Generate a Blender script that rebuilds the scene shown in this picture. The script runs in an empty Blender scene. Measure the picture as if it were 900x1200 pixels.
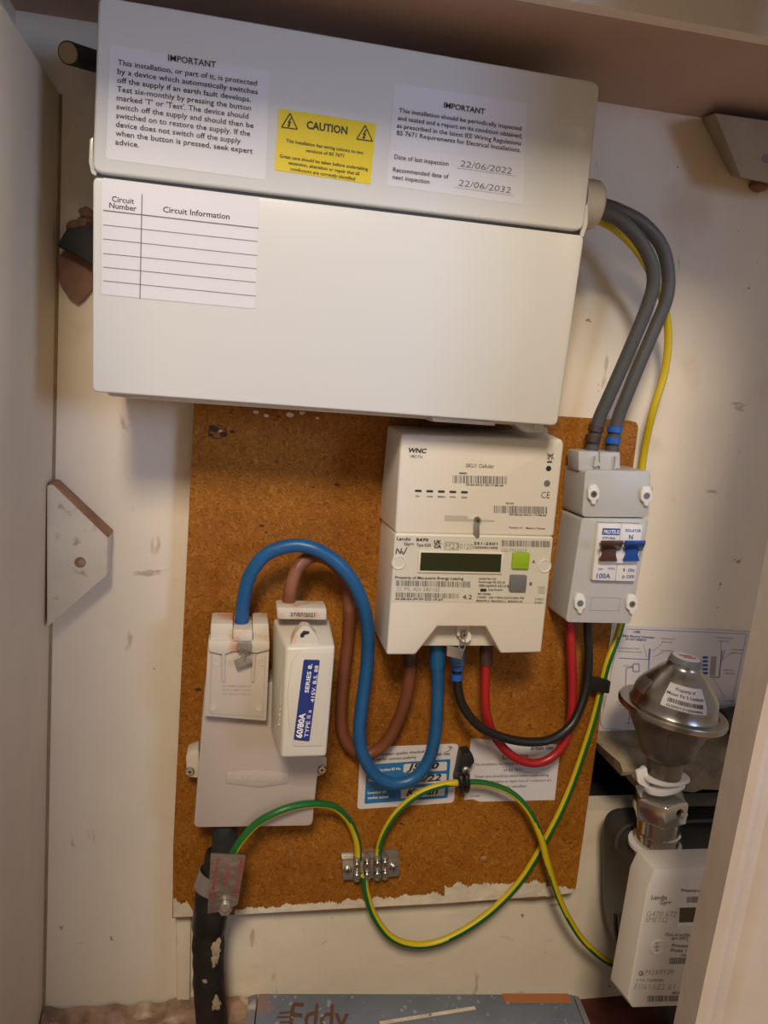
import bpy, bmesh, math, random
from mathutils import Vector, noise
random.seed(4)
S = bpy.context.scene
COL = S.collection
# ------------------------------------------------------------------ camera
F = 900.0
DW = 0.72                      # camera to back wall
CAMP = Vector((0.0, -DW, 0.75))
vh = Vector((4650, 210, F)).normalized()          # world +x seen from the camera (right, down, forward)
vv = Vector((-422, 5500, F)).normalized()         # world -z
vv = (vv - vh * vv.dot(vh)).normalized()
vy = vh.cross(vv)                                 # world +y
RT = Vector((vh[0], vy[0], -vv[0])); DN = Vector((vh[1], vy[1], -vv[1])); FW = Vector((vh[2], vy[2], -vv[2]))
from mathutils import Matrix
cd = bpy.data.cameras.new('camera'); cam = bpy.data.objects.new('camera', cd); COL.objects.link(cam)
M = Matrix((( RT[0], -DN[0], -FW[0], CAMP[0]), (RT[1], -DN[1], -FW[1], CAMP[1]), (RT[2], -DN[2], -FW[2], CAMP[2]), (0, 0, 0, 1)))
cam.matrix_world = M
cd.sensor_fit = 'VERTICAL'; cd.sensor_height = 36.0; cd.lens = F / 1200 * 36.0
cd.clip_start = 0.01
S.camera = cam
S.view_settings.view_transform = 'Standard'; S.view_settings.look = 'None'
S.view_settings.gamma = 1.0; S.view_settings.exposure = 0.22
# ------------------------------------------------------------------ world and lights
w = bpy.data.worlds.new('world'); S.world = w; w.use_nodes = True
w.node_tree.nodes['Background'].inputs[0].default_value = (1.0, 0.90, 0.80, 1)
w.node_tree.nodes['Background'].inputs[1].default_value = 0.21
def area(name, loc, target, size, power, color, sy=None):
    l = bpy.data.lights.new(name, 'AREA'); l.size = size; l.energy = power; l.color = color
    if sy: l.shape = 'RECTANGLE'; l.size_y = sy
    o = bpy.data.objects.new(name, l); COL.objects.link(o); o.location = loc
    o.rotation_euler = (Vector(target) - Vector(loc)).to_track_quat('-Z', 'Y').to_euler()
    return o
area('ceiling_lamp', (-0.30, -1.75, 1.98), (0.1, 0, 0.5), 0.40, 30, (1.0, 0.83, 0.63))
wd = area('window_daylight', (1.05, -1.35, 0.95), (-0.13, 0, 0.80), 0.35, 0.60, (0.45, 0.62, 1.0), 0.35); wd.data.spread = math.radians(50)

# ------------------------------------------------------------------ projection helpers (pixel -> point on a real plane)
def ray(px, py):
    return RT * ((px - 450) / F) + DN * ((py - 600) / F) + FW
def P(px, py, y):
    d = ray(px, py); return CAMP + d * ((y - CAMP.y) / d.y)
def PZ(px, py, z):
    d = ray(px, py); return CAMP + d * ((z - CAMP.z) / d.z)
def PX(px, py, x):
    d = ray(px, py); return CAMP + d * ((x - CAMP.x) / d.x)
# ------------------------------------------------------------------ materials
def mat(name, col, rough=0.5, metal=0.0, var=0.0, scale=40, bump=0.0, bscale=120, spots=None, coat=0.0, col2=None, emit=None):
    m = bpy.data.materials.new(name); m.use_nodes = True
    nt = m.node_tree; b = nt.nodes['Principled BSDF']; L = nt.links
    b.inputs['Base Color'].default_value = (*col, 1); b.inputs['Roughness'].default_value = rough
    b.inputs['Metallic'].default_value = metal
    b.inputs['Coat Weight'].default_value = coat
    tc = nt.nodes.new('ShaderNodeTexCoord')
    src = None
    if var or col2:
        n = nt.nodes.new('ShaderNodeTexNoise'); n.inputs['Scale'].default_value = scale; n.inputs['Detail'].default_value = 6
        L.new(tc.outputs['Object'], n.inputs['Vector'])
        r = nt.nodes.new('ShaderNodeValToRGB'); L.new(n.outputs['Fac'], r.inputs['Fac'])
        c2 = col2 if col2 else tuple(max(0, c * (1 - var)) for c in col)
        r.color_ramp.elements[0].position = 0.35; r.color_ramp.elements[0].color = (*c2, 1)
        r.color_ramp.elements[1].position = 0.62; r.color_ramp.elements[1].color = (*col, 1)
        src = r.outputs['Color']
    for sp in (spots or []):                     # (colour, scale, threshold lo, threshold hi, optional mapping scale)
        c, sc, lo, hi = sp[:4]
        n = nt.nodes.new('ShaderNodeTexNoise'); n.inputs['Scale'].default_value = sc; n.inputs['Detail'].default_value = 5
        if len(sp) > 4:
            mp = nt.nodes.new('ShaderNodeMapping'); mp.inputs['Scale'].default_value = sp[4]
            mp.inputs['Location'].default_value = (sc * .013, sc * .021, sc * .007)
            L.new(tc.outputs['Object'], mp.inputs['Vector']); L.new(mp.outputs['Vector'], n.inputs['Vector'])
        else: L.new(tc.outputs['Object'], n.inputs['Vector'])
        r = nt.nodes.new('ShaderNodeValToRGB'); L.new(n.outputs['Fac'], r.inputs['Fac'])
        r.color_ramp.elements[0].position = lo; r.color_ramp.elements[0].color = (0, 0, 0, 1)
        r.color_ramp.elements[1].position = hi; r.color_ramp.elements[1].color = (1, 1, 1, 1)
        mx = nt.nodes.new('ShaderNodeMix'); mx.data_type = 'RGBA'
        L.new(r.outputs['Color'], mx.inputs['Factor'])
        if src: L.new(src, mx.inputs['A'])
        else: mx.inputs['A'].default_value = (*col, 1)
        mx.inputs['B'].default_value = (*c, 1)
        src = mx.outputs['Result']
    if src: L.new(src, b.inputs['Base Color'])
    if bump:
        n = nt.nodes.new('ShaderNodeTexNoise'); n.inputs['Scale'].default_value = bscale; n.inputs['Detail'].default_value = 8
        L.new(tc.outputs['Object'], n.inputs['Vector'])
        bp = nt.nodes.new('ShaderNodeBump'); bp.inputs['Strength'].default_value = bump; bp.inputs['Distance'].default_value = 0.002
        L.new(n.outputs['Fac'], bp.inputs['Height']); L.new(bp.outputs['Normal'], b.inputs['Normal'])
    if emit:
        b.inputs['Emission Color'].default_value = (*col, 1); b.inputs['Emission Strength'].default_value = emit
    return m
PLASTER = mat('plaster', (.80, .71, .57), .75, var=.09, scale=5, bump=.9, bscale=22,
              spots=[((.62, .48, .33), 9, .60, .80), ((.30, .17, .10), 60, .70, .73), ((.56, .44, .31), 55, .69, .73, (1, 1, .3)), ((.50, .40, .30), 45, .70, .73, (.3, 1, 1))])
PLASTERL = mat('painted_board', (.72, .61, .46), .6, var=.10, scale=6, bump=.25, bscale=15, spots=[((.34, .22, .13), 14, .62, .85, (1, .3, .25))])
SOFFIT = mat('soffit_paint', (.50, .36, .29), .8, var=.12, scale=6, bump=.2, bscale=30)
LINTEL = mat('lintel_paint', (.84, .76, .65), .6, var=.05, scale=8, bump=.2, bscale=30)
JAMB = mat('jamb_gloss_paint', (.55, .48, .43), .38, var=.07, scale=20, bump=.6, bscale=30)
DUST = mat('rubble_dust', (.42, .27, .19), .95, var=.5, scale=60, bump=1, bscale=90, spots=[((.60, .5, .4), 35, .55, .7)])
REDFLOOR = mat('red_floor', (.13, .03, .02), .8, var=.5, scale=30, bump=.6, bscale=60)
def chip_mat():
    m = bpy.data.materials.new('chipboard'); m.use_nodes = True; nt = m.node_tree; L = nt.links; b = nt.nodes['Principled BSDF']
    tc = nt.nodes.new('ShaderNodeTexCoord')
    v = nt.nodes.new('ShaderNodeTexVoronoi'); v.inputs['Scale'].default_value = 520
    dn = nt.nodes.new('ShaderNodeTexNoise'); dn.inputs['Scale'].default_value = 60; dn.inputs['Detail'].default_value = 4
    mx0 = nt.nodes.new('ShaderNodeMix'); mx0.data_type = 'RGBA'; mx0.inputs['Factor'].default_value = .03
    L.new(tc.outputs['Object'], dn.inputs['Vector']); L.new(tc.outputs['Object'], mx0.inputs['A']); L.new(dn.outputs['Color'], mx0.inputs['B'])
    L.new(mx0.outputs['Result'], v.inputs['Vector'])
    sp = nt.nodes.new('ShaderNodeSeparateColor'); L.new(v.outputs['Color'], sp.inputs['Color'])
    r = nt.nodes.new('ShaderNodeValToRGB'); L.new(sp.outputs['Red'], r.inputs['Fac'])
    e = r.color_ramp.elements
    e[0].position = 0; e[0].color = (.22, .075, .006, 1); e[1].position = 1; e[1].color = (.47, .21, .035, 1)
    k = e.new(.25); k.color = (.33, .12, .010, 1); k = e.new(.8); k.color = (.375, .145, .014, 1)
    n2 = nt.nodes.new('ShaderNodeTexNoise'); n2.inputs['Scale'].default_value = 7; n2.inputs['Detail'].default_value = 4
    L.new(tc.outputs['Object'], n2.inputs['Vector'])
    r2 = nt.nodes.new('ShaderNodeValToRGB'); L.new(n2.outputs['Fac'], r2.inputs['Fac'])
    r2.color_ramp.elements[0].position = .35; r2.color_ramp.elements[0].color = (.70, .64, .58, 1); r2.color_ramp.elements[1].position = .65; r2.color_ramp.elements[1].color = (1, 1, 1, 1)
    mm = nt.nodes.new('ShaderNodeMix'); mm.data_type = 'RGBA'; mm.blend_type = 'MULTIPLY'; mm.inputs['Factor'].default_value = 1
    L.new(r.outputs['Color'], mm.inputs['A']); L.new(r2.outputs['Color'], mm.inputs['B'])
    n3 = nt.nodes.new('ShaderNodeTexNoise'); n3.inputs['Scale'].default_value = 130; n3.inputs['Detail'].default_value = 3
    L.new(tc.outputs['Object'], n3.inputs['Vector'])
    r3 = nt.nodes.new('ShaderNodeValToRGB'); L.new(n3.outputs['Fac'], r3.inputs['Fac'])
    r3.color_ramp.elements[0].position = .70; r3.color_ramp.elements[0].color = (0, 0, 0, 1); r3.color_ramp.elements[1].position = .76; r3.color_ramp.elements[1].color = (1, 1, 1, 1)
    m3 = nt.nodes.new('ShaderNodeMix'); m3.data_type = 'RGBA'; L.new(r3.outputs['Color'], m3.inputs['Factor']); L.new(mm.outputs['Result'], m3.inputs['A']); m3.inputs['B'].default_value = (.13, .05, .015, 1)
    L.new(m3.outputs['Result'], b.inputs['Base Color']); b.inputs['Roughness'].default_value = .6; b.inputs['Specular IOR Level'].default_value = .25
    bp = nt.nodes.new('ShaderNodeBump'); bp.inputs['Strength'].default_value = .25; bp.inputs['Distance'].default_value = .001
    L.new(sp.outputs['Red'], bp.inputs['Height']); L.new(bp.outputs['Normal'], b.inputs['Normal'])
    return m
CHIP = chip_mat()
CUW = mat('white_enamel', (.69, .70, .69), .22, coat=.3)
BODYW = mat('cream_plastic', (.70, .68, .62), .45)
METW = mat('meter_plastic', (.76, .73, .66), .42)
PANEL = mat('meter_panel', (.66, .64, .56), .45)
ISOW = mat('pale_grey_plastic', (.50, .50, .49), .38)
MODW = mat('white_module_plastic', (.78, .77, .75), .35)
CUTG = mat('grey_brown_moulding', (.47, .40, .35), .42, var=.05, scale=12, bump=.05)
CUTN = mat('neutral_cover_plastic', (.56, .50, .43), .4, var=.06, scale=20)
DUSTY = mat('dusty_plastic', (.62, .57, .48), .6, spots=[((.60, .30, .18), 55, .50, .66)])
FUSEW = mat('fuse_carrier_plastic', (.68, .64, .55), .36, var=.05, scale=20)
INK = mat('black_ink', (.02, .02, .022), .5)
INKG = mat('grey_ink', (.17, .165, .16), .6)
FLECK = mat('dark_burn_mark', (.06, .03, .015), .9)
PALEINK = mat('pale_printed_ink', (.30, .29, .27), .6)
BLUEINK = mat('blue_ink', (.02, .06, .30), .5)
REDINK = mat('red_ink', (.42, .05, .05), .5)
WHITEINK = mat('white_ink', (.85, .85, .85), .5)
PAPER = mat('white_label_paper', (.72, .72, .76), .35)
PAPER2 = mat('paper', (.66, .63, .64), .6, var=.03, scale=15)
YEL = mat('yellow_label', (.80, .62, .02), .35)
LBLUE = mat('blue_label', (.01, .17, .45), .35)
NAVY = mat('navy_label', (.01, .035, .21), .3)
CBLUE = mat('blue_cable', (.010, .105, .29), .38, var=.18, scale=30, bump=.15, spots=[((.14, .22, .36), 14, .60, .8)])
CBROWN = mat('brown_cable', (.20, .065, .028), .45, var=.2, scale=30, spots=[((.34, .16, .10), 22, .55, .8)])
CGREY = mat('grey_cable', (.085, .085, .087), .5, var=.12, scale=30)
CBLACK = mat('black_cable', (.012, .011, .010), .38)
CRED = mat('red_cable', (.42, .015, .02), .35, var=.25, scale=18)
CYEL = mat('yellow_insulation', (.62, .47, .01), .38)
CGRN = mat('green_insulation', (.01, .13, .025), .38)
BROWNSLV = mat('brown_tape', (.06, .03, .022), .5)
RINGB = mat('blue_ring', (.015, .11, .48), .4)
LEVB = mat('blue_lever', (.01, .07, .33), .3)
LEVBR = mat('brown_lever', (.085, .035, .022), .35)
BLK = mat('black_plastic', (.012, .012, .012), .5)
LCD = mat('lcd', (.025, .032, .012), .12)
GRNB = mat('green_button', (.30, .50, .02), .4)
GRYB = mat('grey_button', (.16, .17, .18), .5)
STEEL = mat('steel', (.50, .47, .43), .36, .75, var=.25, scale=60, bump=.12)
CHROME = mat('chrome', (.62, .60, .56), .16, 1.0)
REGM = mat('regulator_steel', (.46, .42, .38), .27, 1.0, var=.2, scale=15, spots=[((.30, .16, .10), 18, .58, .75)])
REGC = mat('cast_zinc', (.21, .185, .16), .42, .8, var=.25, scale=35, bump=.25)
TAR = mat('tarred_cable', (.012, .009, .007), .65, bump=1.0, bscale=90, spots=[((.24, .18, .10), 30, .635, .66)])
GASG = mat('dark_grey_meter_paint', (.052, .050, .047), .45, var=.1, scale=20)
STONE = mat('rough_stone', (.36, .29, .20), .9, var=.5, scale=40, bump=1.0, bscale=70)
CAVBLK = mat('blackish_cavity', (.012, .010, .008), .95, var=.5, scale=25, bump=.6, bscale=50)  # near-black lining of the wall opening
WOODP = mat('painted_wood_block', (.66, .58, .46), .6, var=.10, scale=25, bump=.5, bscale=70, spots=[((.36, .25, .15), 60, .60, .70)])
WOODR = mat('raw_wood_edge', (.34, .17, .09), .7, var=.35, scale=40)
WOODD = mat('dull_painted_batten', (.38, .30, .20), .8, var=.2, scale=20, bump=.4, spots=[((.10, .07, .05), 22, .66, .72)])
BRICK = mat('broken_plaster', (.30, .17, .12), .95, var=.35, scale=40, bump=1, bscale=60)
DKGREY = mat('dark_grey_pipe', (.03, .033, .032), .7, var=.4, scale=50)
BOXB = mat('grey_blue_carton', (.20, .24, .30), .35, var=.25, scale=10, bump=.1, spots=[((.46, .20, .10), 11, .52, .66)])
BOXS = mat('carton_side', (.20, .20, .21), .5, spots=[((.50, .46, .4), 40, .55, .65)])
BOXORG = mat('carton_print_brown', (.13, .06, .04), .5)
DROP = mat('water_drop', (.24, .27, .31), .08, 0, coat=1)
TAGM = mat('aluminium_tag', (.40, .37, .35), .35, .85, var=.3, scale=60, bump=.5, bscale=80)
PAINTDRIP = mat('old_wall_paint', (.70, .62, .50), .8, var=.15, scale=60, bump=1, bscale=80)
# ------------------------------------------------------------------ object helpers
def root_of(o):
    while o.parent: o = o.parent
    return o
def thing(name, label, cat, loc, group=None):
    o = bpy.data.objects.new(name, None); COL.objects.link(o); o.empty_display_size = .02
    o.location = loc; o['label'] = label; o['category'] = cat
    if group: o['group'] = group
    return o
def tag(o, label, cat, group=None):
    o['label'] = label; o['category'] = cat
    if group: o['group'] = group
    return o
SMALLPRINT = {'printed_text', 'diagram_note', 'diagram', 'barcode', 'embossed_text', 'handwriting', 'table_rule'}
def build(name, shapes, m, parent=None, bevel=0, seg=2, smooth=True, fmat=None, kind=None, label=None, ang=35, tri=False):
    """shapes: list of (verts, faces); one mesh object"""
    bm = bmesh.new(); mi = []
    for sh in shapes:
        vs = [bm.verts.new(v) for v in sh[0]]
        for k, f in enumerate(sh[1]):
            try: fc = bm.faces.new([vs[i] for i in f])
            except ValueError: continue
            if len(sh) > 2: fc.material_index = sh[2][k]
    bmesh.ops.recalc_face_normals(bm, faces=bm.faces)
    if bevel:
        es = [e for e in bm.edges if len(e.link_faces) == 2 and e.calc_face_angle(0) > math.radians(28)]
        bmesh.ops.bevel(bm, geom=es, offset=bevel, segments=seg, affect='EDGES', profile=.5, clamp_overlap=True)
    ms = m if isinstance(m, (list, tuple)) else [m]
    if parent is None:
        xs = [v.co.x for v in bm.verts]; ys = [v.co.y for v in bm.verts]; zs = [v.co.z for v in bm.verts]
        org = Vector(((min(xs) + max(xs)) / 2, (min(ys) + max(ys)) / 2, min(zs)))
    else: org = root_of(parent).location.copy()
    for v in bm.verts: v.co -= org
    me = bpy.data.meshes.new(name); bm.to_mesh(me); bm.free()
    for q in ms: me.materials.append(q)
    if smooth:
        for p in me.polygons: p.use_smooth = True
        me.set_sharp_from_angle(angle=math.radians(ang))
    o = bpy.data.objects.new(name, me); COL.objects.link(o)
    if parent is None: o.location = org
    else: o.parent = parent
    if kind: o['kind'] = kind
    if label: o['label'] = label
    if not kind and parent is not None and name in SMALLPRINT: o['kind'] = 'stuff'
    return o
def loft_pts(A, B):
    n = len(A); return (list(A) + list(B), [list(range(n)), list(range(2 * n - 1, n - 1, -1))] + [[i, (i + 1) % n, n + (i + 1) % n, n + i] for i in range(n)])
def slab(poly, yf, yb):
    A = [P(x, y, yf) for x, y in poly]; B = [Vector((a.x, yb, a.z)) for a in A]
    return loft_pts(A, B)
def loft(pa, ya, pb, yb): return loft_pts([P(x, y, ya) for x, y in pa], [P(x, y, yb) for x, y in pb])
def rp(poly, r, n=4):
    out = []; N = len(poly)
    for i in range(N):
        a, b, c = Vector(poly[i - 1]), Vector(poly[i]), Vector(poly[(i + 1) % N])
        u = (a - b); v = (c - b); rr = min(r, u.length * .45, v.length * .45)
        p0 = b + u.normalized() * rr; p1 = b + v.normalized() * rr
        for k in range(n + 1):
            t = k / n; q = p0 * (1 - t) ** 2 + b * 2 * t * (1 - t) + p1 * t * t
            out.append((q.x, q.y))
    return out
def rect(x0, y0, x1, y1, sl=.0, sv=None):
    """pixel rectangle sheared to follow slope sl (dy/dx) and sv (dx/dy)"""
    sv = sv if sv is not None else 0
    w_, h_ = x1 - x0, y1 - y0
    return [(x0, y0), (x1, y0 + sl * w_), (x1 + sv * h_, y1 + sl * w_), (x0 + sv * h_, y1)]
def wbox(x0, x1, y0, y1, z0, z1):
    v = [Vector((x, y, z)) for x in (x0, x1) for y in (y0, y1) for z in (z0, z1)]
    return (v, [[0, 1, 3, 2], [4, 6, 7, 5], [0, 4, 5, 1], [2, 3, 7, 6], [0, 2, 6, 4], [1, 5, 7, 3]])
def frame_of(axis):
    a = axis.normalized(); h = Vector((0, 0, 1)) if abs(a.z) < .9 else Vector((1, 0, 0))
    u = a.cross(h).normalized(); return a, u, a.cross(u).normalized()
def lathe(p0, axis, prof, n=32, phase=0, caps=True):
    """prof: list of (distance along axis, radius)"""
    a, u, v = frame_of(Vector(axis)); vs = []; fs = []
    for t, r in prof:
        for k in range(n):
            th = 2 * math.pi * k / n + phase
            vs.append(p0 + a * t + (u * math.cos(th) + v * math.sin(th)) * r)
    for i in range(len(prof) - 1):
        for k in range(n): fs.append([i * n + k, i * n + (k + 1) % n, (i + 1) * n + (k + 1) % n, (i + 1) * n + k])
    if caps: fs += [list(range(n))[::-1], [(len(prof) - 1) * n + k for k in range(n)]]
    return (vs, fs)
def cyl(a, b, r, n=16, r2=None): return lathe(a, b - a, [(0, r), ((b - a).length, r2 if r2 else r)], n)
def spline(pts, sub=8):
    pts = [Vector(p) for p in pts]; q = [pts[0] * 2 - pts[1]] + pts + [pts[-1] * 2 - pts[-2]]; out = []
    for i in range(1, len(q) - 2):
        for k in range(sub):
            t = k / sub; a, b, c, d = q[i - 1], q[i], q[i + 1], q[i + 2]
            out.append(.5 * ((2 * b) + (c - a) * t + (2 * a - 5 * b + 4 * c - d) * t * t + (3 * b - a - 3 * c + d) * t ** 3))
    out.append(pts[-1]); return out
def tube(path, r, n=16, stripe=None, wob=0):
    """stripe=(phase, share, twist): faces inside get material 1"""
    vs = []; fs = []; mi = []; N = len(path); Y = Vector((0, -1, 0))
    u = None
    for i, c in enumerate(path):
        t = (path[min(i + 1, N - 1)] - path[max(i - 1, 0)]).normalized()
        if u is None:
            u = t.cross(Y); u = u.normalized() if u.length > .1 else Vector((1, 0, 0))
        u = (u - t * u.dot(t)).normalized()
        b = u.cross(t)
        rr = r if not wob else r * (1 + wob * noise.noise(c * 25))
        for k in range(n):
            th = 2 * math.pi * k / n
            q = rr if not wob else rr * (1 + wob * noise.noise((c + u * math.cos(th) * .02 + b * math.sin(th) * .02) * 90))
            vs.append(c + (u * math.cos(th) + b * math.sin(th)) * q)
    for i in range(N - 1):
        for k in range(n):
            fs.append([i * n + k, i * n + (k + 1) % n, (i + 1) * n + (k + 1) % n, (i + 1) * n + k])
            m_ = 0
            if stripe:
                tt = i / (N - 1); ks = stripe[0]; ph = ks[-1][1]
                for (ta, pa_), (tb, pb_) in zip(ks[:-1], ks[1:]):
                    if ta <= tt <= tb: ph = pa_ + (pb_ - pa_) * (tt - ta) / (tb - ta); break
                a = ((k + .5) / n * 2 * math.pi - ph) % (2 * math.pi)
                m_ = 1 if a < stripe[1] * 2 * math.pi else 0
            mi.append(m_)
    fs += [list(range(n))[::-1], [(N - 1) * n + k for k in range(n)]]; mi += [0, 0]
    return (vs, fs, mi)
def cpath(pts, sub=8): return spline([P(x, y, d) for x, y, d in pts], sub)
FONTCACHE = {}
def glyphs(body, bold, align_pad=0):
    key = (body, bold)
    if key not in FONTCACHE:
        c = bpy.data.curves.new('txt', 'FONT'); c.body = body; c.size = 1; c.resolution_u = 2; c.offset = bold; c.fill_mode = 'BOTH'
        o = bpy.data.objects.new('txt', c); COL.objects.link(o)
        me = bpy.data.meshes.new_from_object(o.evaluated_get(bpy.context.evaluated_depsgraph_get()))
        FONTCACHE[key] = ([v.co.copy() for v in me.vertices], [list(p.vertices) for p in me.polygons])
        bpy.data.objects.remove(o); bpy.data.curves.remove(c); bpy.data.meshes.remove(me)
    return FONTCACHE[key]
def text3(body, A, B, up, hscale=None, bold=0.0, shear=0.0):
    """A,B 3D baseline ends; hscale = metres of cap height or None for natural"""
    vs, fs = glyphs(body, bold)
    x0 = min(v.x for v in vs); x1 = max(v.x for v in vs); d = B - A; s = d.length / (x1 - x0); d = d.normalized()
    u = (up - d * up.dot(d)).normalized(); sv = s if hscale is None else hscale / .70
    return ([A + d * ((v.x - x0) * s + shear * v.y * sv) + u * v.y * sv for v in vs], fs)
def text(body, a, b, y, cap=None, bold=0.012, shear=0):
    """a, b: pixel baseline ends on the plane y; cap: cap height in pixels"""
    A, B = P(*a, y), P(*b, y)
    h = None
    if cap:
        h = (P(a[0], a[1] - cap, y) - A).length
    up = Vector((-(B - A).z, 0, (B - A).x))
    return text3(body, A, B, up, h, bold, shear)
def line(a, b, y, wd):
    A, B = P(*a, y), P(*b, y); d = (B - A).normalized(); n = Vector((-d.z, 0, d.x)) * wd / 2
    return ([A - n, B - n, B + n, A + n], [[0, 1, 2, 3]])
def quad(pts, y): return ([P(a, b, y) for a, b in pts], [list(range(len(pts)))])
def barcode(x0, y0, x1, y1, y, sl=0.03, n=48, seed=1):
    rr = random.Random(seed); vs = []; fs = []; x = x0
    unit = (x1 - x0) / (n * 2.0)
    while x < x1:
        w_ = unit * rr.choice([1, 1, 2, 3]) * .8
        i = len(vs); k = (x - x0) * sl
        vs += [P(x, y0 + k, y), P(x + w_, y0 + k, y), P(x + w_, y1 + k, y), P(x, y1 + k, y)]; fs.append([i, i + 1, i + 2, i + 3])
        x += w_ + unit * rr.choice([1, 1, 2])
    return (vs, fs)
def disc(px, py, y, r, n=16, dy=.0004):
    return cyl(P(px, py, y), P(px, py, y) + Vector((0, -dy, 0)), r, n)
def screw(name, px, py, y, r, parent, m=STEEL, cross=True, depth=.003):
    c = P(px, py, y)
    o = build(name, [lathe(c, (0, -1, 0), [(0, r), (depth * .6, r), (depth, r * .72)], 20)], m, parent)
    if cross:
        f = c + Vector((0, -depth - .0001, 0)); k = r * .55; t = r * .13
        sh = [([f + Vector((-k, 0, -t)), f + Vector((k, 0, -t)), f + Vector((k, 0, t)), f + Vector((-k, 0, t))], [[0, 1, 2, 3]]),
              ([f + Vector((-t, -.00005, -k)), f + Vector((t, -.00005, -k)), f + Vector((t, -.00005, k)), f + Vector((-t, -.00005, k))], [[0, 1, 2, 3]])]
        if o.parent.parent is None: build('screw_slot', sh, INK, o)
    return o
def cable(name, pts, r, m, label, cat='cable', stripe=None, group=None, sub=8, n=16):
    t = tube(cpath(pts, sub), r, n, stripe)
    if not stripe: t = t[:2]
    o = build(name, [t], m, None); tag(o, label, cat, group); return o
def ringon(pts, i0, i1, r, sub=8):
    p = cpath(pts, sub); return tube(p[i0:i1], r, 20)[:2]

# ================================================================== SETTING
XL = P(60, 800, 0).x
ZR = P(150, 1184, 0).z
ZF = P(715, 1168, 0).z
ZS = P(700, 119, 0).z                                    # soffit height
YFR = PZ(620, 2, ZS).y                                   # lintel front edge
XR = P(960, 600, 0).x + .12
def struct(name, shapes, m, **k):
    o = build(name, shapes, m, None, **k); o['kind'] = 'structure'; return o
# back wall with an opening behind the stone ledge
hx0, hx1 = P(690, 900, 0).x, P(870, 900, 0).x; hz1, hz0 = P(760, 862, 0).z, P(760, 948, 0).z
XLF = XL - .3
wb = []
def wq(x0, x1, z0, z1, nx=1): wb.append(wbox(x0, x1, 0, .03, z0, z1))
wq(XLF, hx0, ZF - .1, ZS + .1); wq(hx1, XR, ZF - .1, ZS + .1); wq(hx0, hx1, hz1, ZS + .1); wq(hx0, hx1, ZF - .1, hz0)
struct('wall_back', wb, PLASTER)
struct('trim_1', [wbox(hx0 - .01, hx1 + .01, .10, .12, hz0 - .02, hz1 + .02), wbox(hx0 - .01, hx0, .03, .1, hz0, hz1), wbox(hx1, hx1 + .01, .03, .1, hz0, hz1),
                  wbox(hx0, hx1, .03, .1, hz0 - .01, hz0), wbox(hx0, hx1, .03, .1, hz1, hz1 + .01)], CAVBLK)
# left wall panel: follows its corner with the back wall
ZLT = PX(0, 13, XL).z
cT = P(70, 110, 0).x; cB = P(50, 1190, 0).x; zT = P(70, 110, 0).z; zB = P(50, 1190, 0).z
def xl(z): return cB + (cT - cB) * (z - zB) / (zT - zB)
z1 = ZLT; z0 = ZF - .1
A = [Vector((xl(z1), 0, z1)), Vector((xl(z1), -.62, z1)), Vector((xl(z0), -.62, z0)), Vector((xl(z0), 0, z0))]
struct('wall_left', [loft_pts(A, [v + Vector((-.03, 0, 0)) for v in A])], PLASTERL)
struct('trim_2', [wbox(XL - .06, XL - .03, -.62, 0, ZLT - .05, ZS + .1)], PLASTERL)
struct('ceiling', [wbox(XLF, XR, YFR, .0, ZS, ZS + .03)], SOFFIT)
struct('trim_3', [wbox(XLF, XR + .2, YFR - .012, YFR, ZS - .0005, ZS + .35)], LINTEL)
struct('unseen_head', [wbox(XLF, XR + .2, -.334, -.30, 1.055, 1.45)], JAMB)  # unseen door head above the view, added to shade the upper fuse box
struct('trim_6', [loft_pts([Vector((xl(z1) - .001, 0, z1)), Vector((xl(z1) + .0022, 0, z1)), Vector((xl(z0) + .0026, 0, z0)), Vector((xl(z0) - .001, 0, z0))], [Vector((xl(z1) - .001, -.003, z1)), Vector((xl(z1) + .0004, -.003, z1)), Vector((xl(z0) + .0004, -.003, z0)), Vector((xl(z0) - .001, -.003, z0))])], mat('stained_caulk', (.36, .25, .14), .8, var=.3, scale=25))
struct('trim_5', [slab([(206, 1070), (224, 1070), (222, 1200), (207, 1200)], -.005, 0)], PLASTER, bevel=.002)
struct('floor', [wbox(XLF, XR, -.40, 0, ZF - .03, ZF)], REDFLOOR)
struct('floor', [wbox(-2.2, 2.6, -3.4, -.401, ZF - .03, ZF)], mat('warm_bounce_floor', (.62, .42, .25), .5, var=.25, scale=6))  # unseen room floor, added to bounce warm light up onto the wall
# right door jamb with a moulded edge, leaning a little as in the old frame
YJ = -.30
def jx(pa, pb, y):                                      # a vertical line of the jamb through two pixels on plane y
    a, b = P(*pa, y), P(*pb, y); return lambda z: a.x + (b.x - a.x) * (z - a.z) / (b.z - a.z)
ja = jx((883, 720), (789, 1200), YJ); jb = jx((908, 760), (815, 1200), YJ - .03)
def jprof(z):
    bx = jb(z); return [(ja(z), YJ), (bx, YJ - .030), (bx + .004, YJ - .0335), (bx + .008, YJ - .0335), (bx + .0105, YJ - .029), (bx + .012, YJ - .028), (bx + .021, YJ - .028),
            (bx + .0235, YJ - .032), (bx + .026, YJ - .034), (bx + .12, YJ - .034), (bx + .12, YJ)]
zt, zb_ = ZS + .25, ZF - .12
rows = []; fs = []; NZ = 24
for i in range(NZ + 1):
    z = zb_ + (zt - zb_) * i / NZ
    for (x, y) in jprof(z): rows.append(Vector((x + .0006 * noise.noise(Vector((x * 20, y * 20, z * 25))), y, z)))
npf = 11
for i in range(NZ):
    for k in range(npf): fs.append([i * npf + k, i * npf + (k + 1) % npf, (i + 1) * npf + (k + 1) % npf, (i + 1) * npf + k])
fs += [list(range(npf)), [NZ * npf + k for k in range(npf)][::-1]]
struct('door_1', [(rows, fs)], JAMB)
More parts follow.
